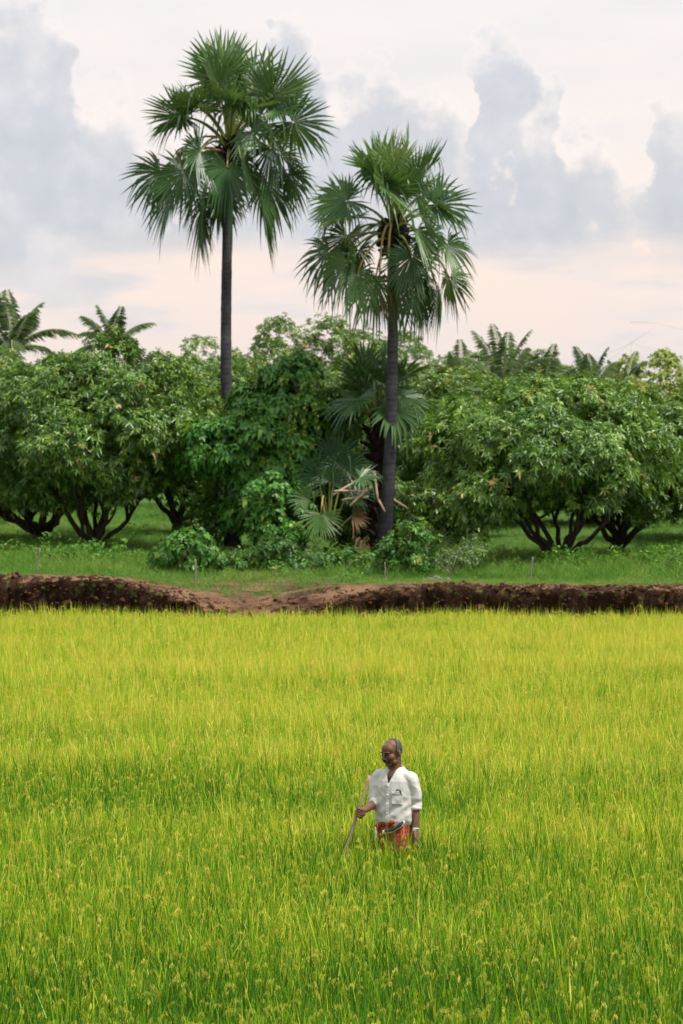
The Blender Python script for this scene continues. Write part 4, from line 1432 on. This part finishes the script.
# right hand closed round the stick
c0 = stP(1.062)
ex = nrm(haR - c0 - SAX * np.dot(haR - c0, SAX))
ey = np.cross(SAX, ex)
if ey[1] > 0:
    ey = -ey
pm = lambda r_, a_, s_: c0 + SAX * s_ + (ex * math.cos(a_) + ey * math.sin(a_)) * r_
caps(B, [haR, pm(.052, .1, .0), pm(.036, .25, -.004)], [.026, .028, .024])
caps(B, [pm(.040, .2, .030), pm(.040, .2, -.030)], [.020, .018])
for i, (so_, ln) in enumerate(((.032, 1.0), (.012, 1.08), (-.009, 1.0), (-.029, .85))):
    angs = [.35, 1.25, 2.1 * ln, 3.0 * ln, 3.7 * ln]
    caps(B, [pm(r_, a_, so_ + .002 * q) for q, (r_, a_) in enumerate(zip((.034, .030, .026, .023, .021), angs))], [.0102, .0098, .0088, .0080, .0070], sides=10)
caps(B, [pm(.046, -.3, .018), pm(.034, -1.2, .036), pm(.024, -2.1, .046), pm(.022, -2.7, .044)], [.014, .012, .0105, .009], sides=10)
# left hand hanging, fingers lightly curled
hd = nrm(wrL - elL)
fw = np.array([-.35, -.90, -.1])
fw = nrm(fw - hd * np.dot(fw, hd))
sdv = np.cross(hd, fw)
hp = lambda a_, b_, c_=0: wrL + hd * a_ + fw * b_ + sdv * c_
caps(B, [wrL, hp(.035, 0), hp(.085, .002)], [.026, .028, .026])
for b_ in (-.026, -.009, .009, .026):
    caps(B, [hp(.05, b_ * .8), hp(.090, b_)], [.017, .0125], sides=10)
for i, (b_, ln) in enumerate(((-.030, .062), (-.010, .078), (.010, .084), (.030, .074))):
    caps(B, [hp(.085, b_), hp(.085 + ln * .42, b_ * 1.05, -.008), hp(.085 + ln * .74, b_ * 1.05, -.026), hp(.085 + ln * .9, b_ * 1.05, -.044)], [.0100, .0092, .0082, .0070], sides=10)
caps(B, [hp(.02, .022), hp(.050, .048, -.010), hp(.080, .054, -.022)], [.014, .0115, .009], sides=10)
fuse('body', B, .0042, 5, M['skin'], man)

# hair, brows, moustache, eyes
hb = MB()
u, v = np.meshgrid(np.linspace(0, np.pi, 60), np.linspace(0, 2 * np.pi, 91)[:-1], indexing='ij')
rj = 1 + .010 * fbm(u * 14, v * 14, 0, 3)
Ph = np.stack([np.sin(u) * np.cos(v) * .0765 * rj, np.sin(u) * np.sin(v) * .0965 * rj + .014, np.cos(u) * .0925 * rj + .020], -1).reshape(-1, 3)
ii, jj = np.meshgrid(np.arange(59), np.arange(90), indexing='ij')
Fh = np.stack([ii * 90 + jj, (ii + 1) * 90 + jj, (ii + 1) * 90 + (jj + 1) % 90, ii * 90 + (jj + 1) % 90], -1).reshape(-1, 4)
cF = Ph[Fh].mean(1)
jit = .008 * fbm(cF[:, 0] * 60, cF[:, 1] * 60, cF[:, 2] * 60, 2)
keep = (cF[:, 2] > -.050 + jit) & (cF[:, 1] > -.012 + jit + np.maximum(0, cF[:, 2] - .03) * .55) & ~((cF[:, 2] < .012) & (cF[:, 1] < .034))
hb.add(H_(Ph), None, Fh[keep], .5)
ho = hb.build('hair', M['hair'], man)
md = ho.modifiers.new('thick', 'SOLIDIFY')
md.thickness = .003
md.offset = 1
mo = MB()
caps(mo, [(-.034, -.082, -.057), (-.018, -.098, -.048), (0, -.104, -.044), (.018, -.098, -.048), (.034, -.082, -.057)], [.007, .0115, .0105, .0115, .007], H_)
mo.build('moustache', M['mous'], man)
for s in (-1, 1):
    q = MB()
    caps(q, [(s * .012, -.096, .021), (s * .030, -.096, .027), (s * .048, -.082, .021)], [.0045, .0060, .0040], H_, 8)
    q.build('eyebrow', M['mous'], man)
    q = MB()
    ellip(q, (s * .030, -.079, .003), (.0115, .0105, .0075), H_)
    eo = q.build('eye', M['eye'], man)
    q = MB()
    ellip(q, (s * .031, -.0885, .001), (.0050, .0030, .0052), H_, 8, 12)
    q.build('iris', M['mous'], eo)

# shirt
SB = MB()
loft(SB, [(.925, .125, .098, 0, -.005), (.940, .158, .122, 0, -.005), (.975, .176, .134, 0, -.008), (1.05, .176, .132, 0, -.008), (1.15, .176, .128, 0, -.005), (1.25, .182, .124, 0, 0), (1.32, .180, .112, 0, 0),
          (1.375, .135, .092, 0, .008), (1.415, .082, .080, 0, .012), (1.435, .066, .070, 0, .010)])
caps(SB, [loc2view([-.10, 0, 1.345]), shR, (shR + elR) / 2 + np.array([-.008, .0, -.01]), elR + np.array([-.004, 0, .0]), elR * .93 + haR * .07], [.060, .060, .058, .055, .054])
caps(SB, [loc2view([.10, 0, 1.345]), shL, (shL + elL) / 2 + np.array([.008, 0, 0]), elL + np.array([0, 0, .005])], [.060, .060, .059, .055])


def creases(co, no):
    l = co.copy()
    f1 = fbm(l[:, 0] * 9 + l[:, 2] * 5, l[:, 1] * 9, l[:, 2] * 7, 3)
    f2 = 1 - np.abs(fbm(l[:, 0] * 6 + l[:, 2] * 9, l[:, 1] * 6, l[:, 2] * 4 - l[:, 0] * 7, 2)) * 3.2
    # diagonal pulls from the armpit to the belly and sag folds over the waist
    dg_ = np.sin((l[:, 2] * 1.0 - l[:, 0] * .75) * 62 + 2.5 * f1) * np.exp(-((l[:, 2] - 1.08) / .11) ** 2)
    ve = np.sin(l[:, 0] * 60 + 3 * f1) * np.exp(-((l[:, 2] - .97) / .06) ** 2)
    d = .0045 * f1 + .0055 * np.clip(f2, -1, 1) + .0050 * dg_ + .0045 * ve
    return co + no * d[:, None]


shirt = fuse('shirt', SB, .0055, 6, M['shirt'], man, creases)
# open the neck
import bmesh
from mathutils.bvhtree import BVHTree
bm = bmesh.new()
bm.from_mesh(shirt.data)
bvh = BVHTree.FromBMesh(bm)
cp, sp_ = math.cos(PSI), math.sin(PSI)
kill = []
for f in bm.faces:
    c = f.calc_center_median()
    lx, ly = c.x * cp - c.y * sp_, c.x * sp_ + c.y * cp
    if (ly < -.01 and c.z > 1.300 and abs(lx + .004) < (c.z - 1.300) * .42) or c.z > 1.428:
        kill.append(f)
bmesh.ops.delete(bm, geom=kill, context='FACES')
bm.to_mesh(shirt.data)
bm.free()


def onto(lx, z, off=.004):
    """the shirt's front surface at local (lx, z)"""
    o_, d_ = loc2view([lx, -.6, z]), loc2view([0, 1, 0])
    h, n_, _, _ = bvh.ray_cast(Vector(o_), Vector(d_))
    if h is None:
        return loc2view([lx, -.12, z])
    return np.array(h) + loc2view([0, -1, 0]) * off


def patch(lx0, lx1, z0, z1, nu, nv, off, name, mt, parent, th=.003, slant=0):
    mb = MB()
    V = np.array([[onto(lx0 + (lx1 - lx0) * i / nu, z0 + (z1 - z0) * j / nv + slant * i / nu, off) for j in range(nv + 1)] for i in range(nu + 1)])
    for _ in range(2):
        V[1:-1, :] = (V[:-2, :] + V[2:, :] + 2 * V[1:-1, :]) / 4
    ii, jj = np.meshgrid(np.arange(nu), np.arange(nv), indexing='ij')
    F = np.stack([ii * (nv + 1) + jj, (ii + 1) * (nv + 1) + jj, (ii + 1) * (nv + 1) + jj + 1, ii * (nv + 1) + jj + 1], -1).reshape(-1, 4)
    mb.add(V.reshape(-1, 3), None, F)
    o = mb.build(name, mt, parent)
    m_ = o.modifiers.new('thick', 'SOLIDIFY')
    m_.thickness = th
    m_.offset = 1
    return o


patch(-.022, .012, .945, 1.302, 5, 40, .005, 'placket', M['shirt'], shirt)
patch(.038, .125, 1.125, 1.235, 10, 12, .007, 'pocket', M['shirt'], shirt, .004, -.006)
patch(.036, .127, 1.212, 1.236, 10, 3, .012, 'pocket_flap', M['shirt'], shirt, .003, -.006)
for z in (1.285, 1.205, 1.125, 1.045):
    q = MB()
    ellip(q, onto(-.004, z, .010), (.0065, .0065, .0065), lambda p: p, 8, 10)
    q.build('button', M['band_white'], shirt)
# collar: stand and two pointed leaves
cb = MB()
th = np.linspace(R(24), R(336), 60)
fr = np.clip(1 - np.minimum(th - R(24), R(336) - th) / R(38), 0, 1)
ri = .066 - .008 * fr
zi = 1.437 - .030 * fr ** 1.5
ro = .090 + .020 * fr
zo = 1.398 - .058 * fr ** 1.6
mk = lambda r_, z_: loc2view(np.stack([r_ * np.sin(th) * -1, -r_ * np.cos(th) * 1.02 + .010, z_], -1))
rows = [mk(ri, zi - .012), mk(ri + .004, zi), mk((ri + ro) / 2 + .004, (zi + zo) / 2 + .008), mk(ro, zo)]
V = np.stack(rows)
jj, ii = np.meshgrid(np.arange(3), np.arange(59), indexing='ij')
F = np.stack([jj * 60 + ii, jj * 60 + ii + 1, (jj + 1) * 60 + ii + 1, (jj + 1) * 60 + ii], -1).reshape(-1, 4)
cb.add(V.reshape(-1, 3), None, F)
co_ = cb.build('collar', M['shirt'], shirt)
m_ = co_.modifiers.new('thick', 'SOLIDIFY')
m_.thickness = .004
# rolled cuffs
for (a_, b_, r_) in ((elR, haR, .053), (elL, wrL, .055)):
    d_ = nrm(b_ - a_)
    q = MB()
    c_ = a_ + d_ * .030
    t_ = np.array([-.022, -.018, .006, .020, .024])
    q.tube(c_ + d_ * t_[:, None], np.array([.6, .98, 1.04, .98, .6]) * r_, 22)
    q.build('cuff', M['shirt'], shirt)

# waistcloth
LB = MB()


def pleat(a, z):
    return (.035 * np.sin(a * 9 + z * 4) + .03 * np.sin(a * 17 + z * 9)) * np.clip((1.0 - z) * 2.2, 0, 1)


loft(LB, [(.42, .205, .175, 0, 0), (.55, .200, .170, 0, 0), (.70, .188, .155, 0, 0), (.80, .176, .142, 0, 0), (.90, .166, .132, 0, 0), (.96, .158, .124, 0, 0), (1.0, .148, .114, 0, 0)], 160, wob=pleat)
lungi = LB.build('waistcloth', M['lungi'], man)
bvh2 = BVHTree.FromPolygons([v.co.copy() for v in lungi.data.vertices], [tuple(p.vertices) for p in lungi.data.polygons])


def onto2(x, z, off):
    h, n_, _, _ = bvh2.ray_cast(Vector((x, -.8, z)), Vector((0, 1, 0)))
    return (np.array(h) if h is not None else np.array([x, -.06, z])) + np.array([0, -off, 0])


def px2(x, y):
    return (x - 395) / 115.1, CAM_Z - (y - HOR) / 115.1


def fold_band(pts, r, name, mt, off, flat=.5):
    xs_ = np.array([px2(*p) for p in pts])
    t = np.linspace(0, 1, 24)
    P = np.stack([onto2(np.interp(q, np.linspace(0, 1, len(pts)), xs_[:, 0]), np.interp(q, np.linspace(0, 1, len(pts)), xs_[:, 1]), off) for q in t])
    for _ in range(3):
        P[1:-1] = (P[:-2] + P[2:] + 2 * P[1:-1]) / 4
    q = MB()
    rr = r * (1 + .14 * np.sin(t * 19)) * np.clip(np.minimum(t, 1 - t) * 12 + .35, 0, 1)
    q.tube(P, rr, 12)
    q.build(name, mt, lungi)


fold_band([(374, 829), (381, 824), (392, 822), (404, 815), (411, 813)], .021, 'waist_fold', M['lungi'], .014)
fold_band([(382, 832), (390, 830.5), (398, 826), (404, 820.5)], .0165, 'cloth_border', M['band_white'], .026)
fold_band([(384, 830.5), (391, 829.2), (398, 825.0), (403, 820.5)], .0145, 'cloth_border', M['band_black'], .036)
fold_band([(375, 827), (376, 834), (375, 842)], .007, 'cloth_border', M['band_white'], .020)
fold_band([(379, 825), (377, 832), (378, 842)], .016, 'waist_fold', M['lungi'], .022)

# wrist watch
wd = nrm(wrL - elL)
wc = wrL - wd * .012
q = MB()
q.tube(wc + wd * np.array([-.008, -.007, .0, .007, .008])[:, None], np.array([.022, .0295, .031, .0295, .022]), 20)
wt = q.build('wristwatch', M['steel'], man)
q = MB()
fc = wc + np.array([-.012, -.033, 0])
q.tube(fc + np.array([[0, .004, 0], [0, -.004, 0], [0, -.005, 0]]), np.array([.018, .018, .013]), 18)
q.build('watch_face', M['steel'], wt)

# the thing in his pocket, the stick in his hand
q = MB()
pc = onto(.100, 1.236, .014)
q.tube(bez(pc + np.array([.016, .0, -.03]), pc + np.array([.014, -.006, .034]), pc + np.array([-.030, -.004, .012]), 8), .0065, 8)
pen = q.build('pen', M['dark'], loc=tuple(man.location))
tag(pen, 'small dark clip-like object sticking out of the white shirt pocket', 'pen')
q = MB()
zs = np.linspace(1.385, 0.0, 26)
P = np.stack([stP(z) for z in zs])
gk = np.random.default_rng(4)
P[:, :2] += np.cumsum(gk.normal(0, .0011, (26, 2)), 0)
P[10:] += np.array([-.004, 0, 0])
q.tube(P, np.linspace(.0125, .0150, 26) * (1 + gk.normal(0, .05, 26)), 12)
st = q.build('walking_stick', M['stick'], loc=tuple(man.location))
tag(st, 'straight pale wooden stick held upright by the man in the rice', 'stick')

# ------------------------------------------------------------------ a faint line mast far beyond the trees
m, k = mat('pale_steel')
pb = k.n('ShaderNodeBsdfPrincipled', {'Base Color': (.40, .37, .36, 1), 'Roughness': .6})
k.n('ShaderNodeOutputMaterial', {0: pb.outputs[0]})
Dm = 420
t0 = at(631, 322, Dm)
mast = empty('power_mast', (t0[0], Dm, 0), 'very faint thin line mast far off in the sky above the right-hand trees', 'power mast')
q = MB()
ht = t0[2]
q.tube(np.array([[0, 0, -1], [0, 0, ht * .5], [0, 0, ht]]), [.05, .045, .035], 6)
q.build('pole', m, mast)
q = MB()
off = np.array(mast.location)
for (x0, y0, x1, y1) in ((631, 322, 655, 323), (631, 343, 655, 327)):
    q.tube(np.array([at(x0, y0, Dm) - off, at(x1, y1, Dm) - off]), .028, 5)
q.build('cross_arm', m, mast)
for (x0, y0, x1, y1) in ((631, 343, 560, 374), (631, 343, 600, 366), (631, 343, 700, 362), (655, 323, 720, 336), (631, 343, 655, 323)):
    a_, b_ = at(x0, y0, Dm), at(x1, y1, Dm + 30)
    q = MB()
    q.tube(bez(a_ - off, (a_ + b_) / 2 - off - np.array([0, 0, .25]), b_ - off, 10), .017, 4)
    q.build('wire', m, mast)
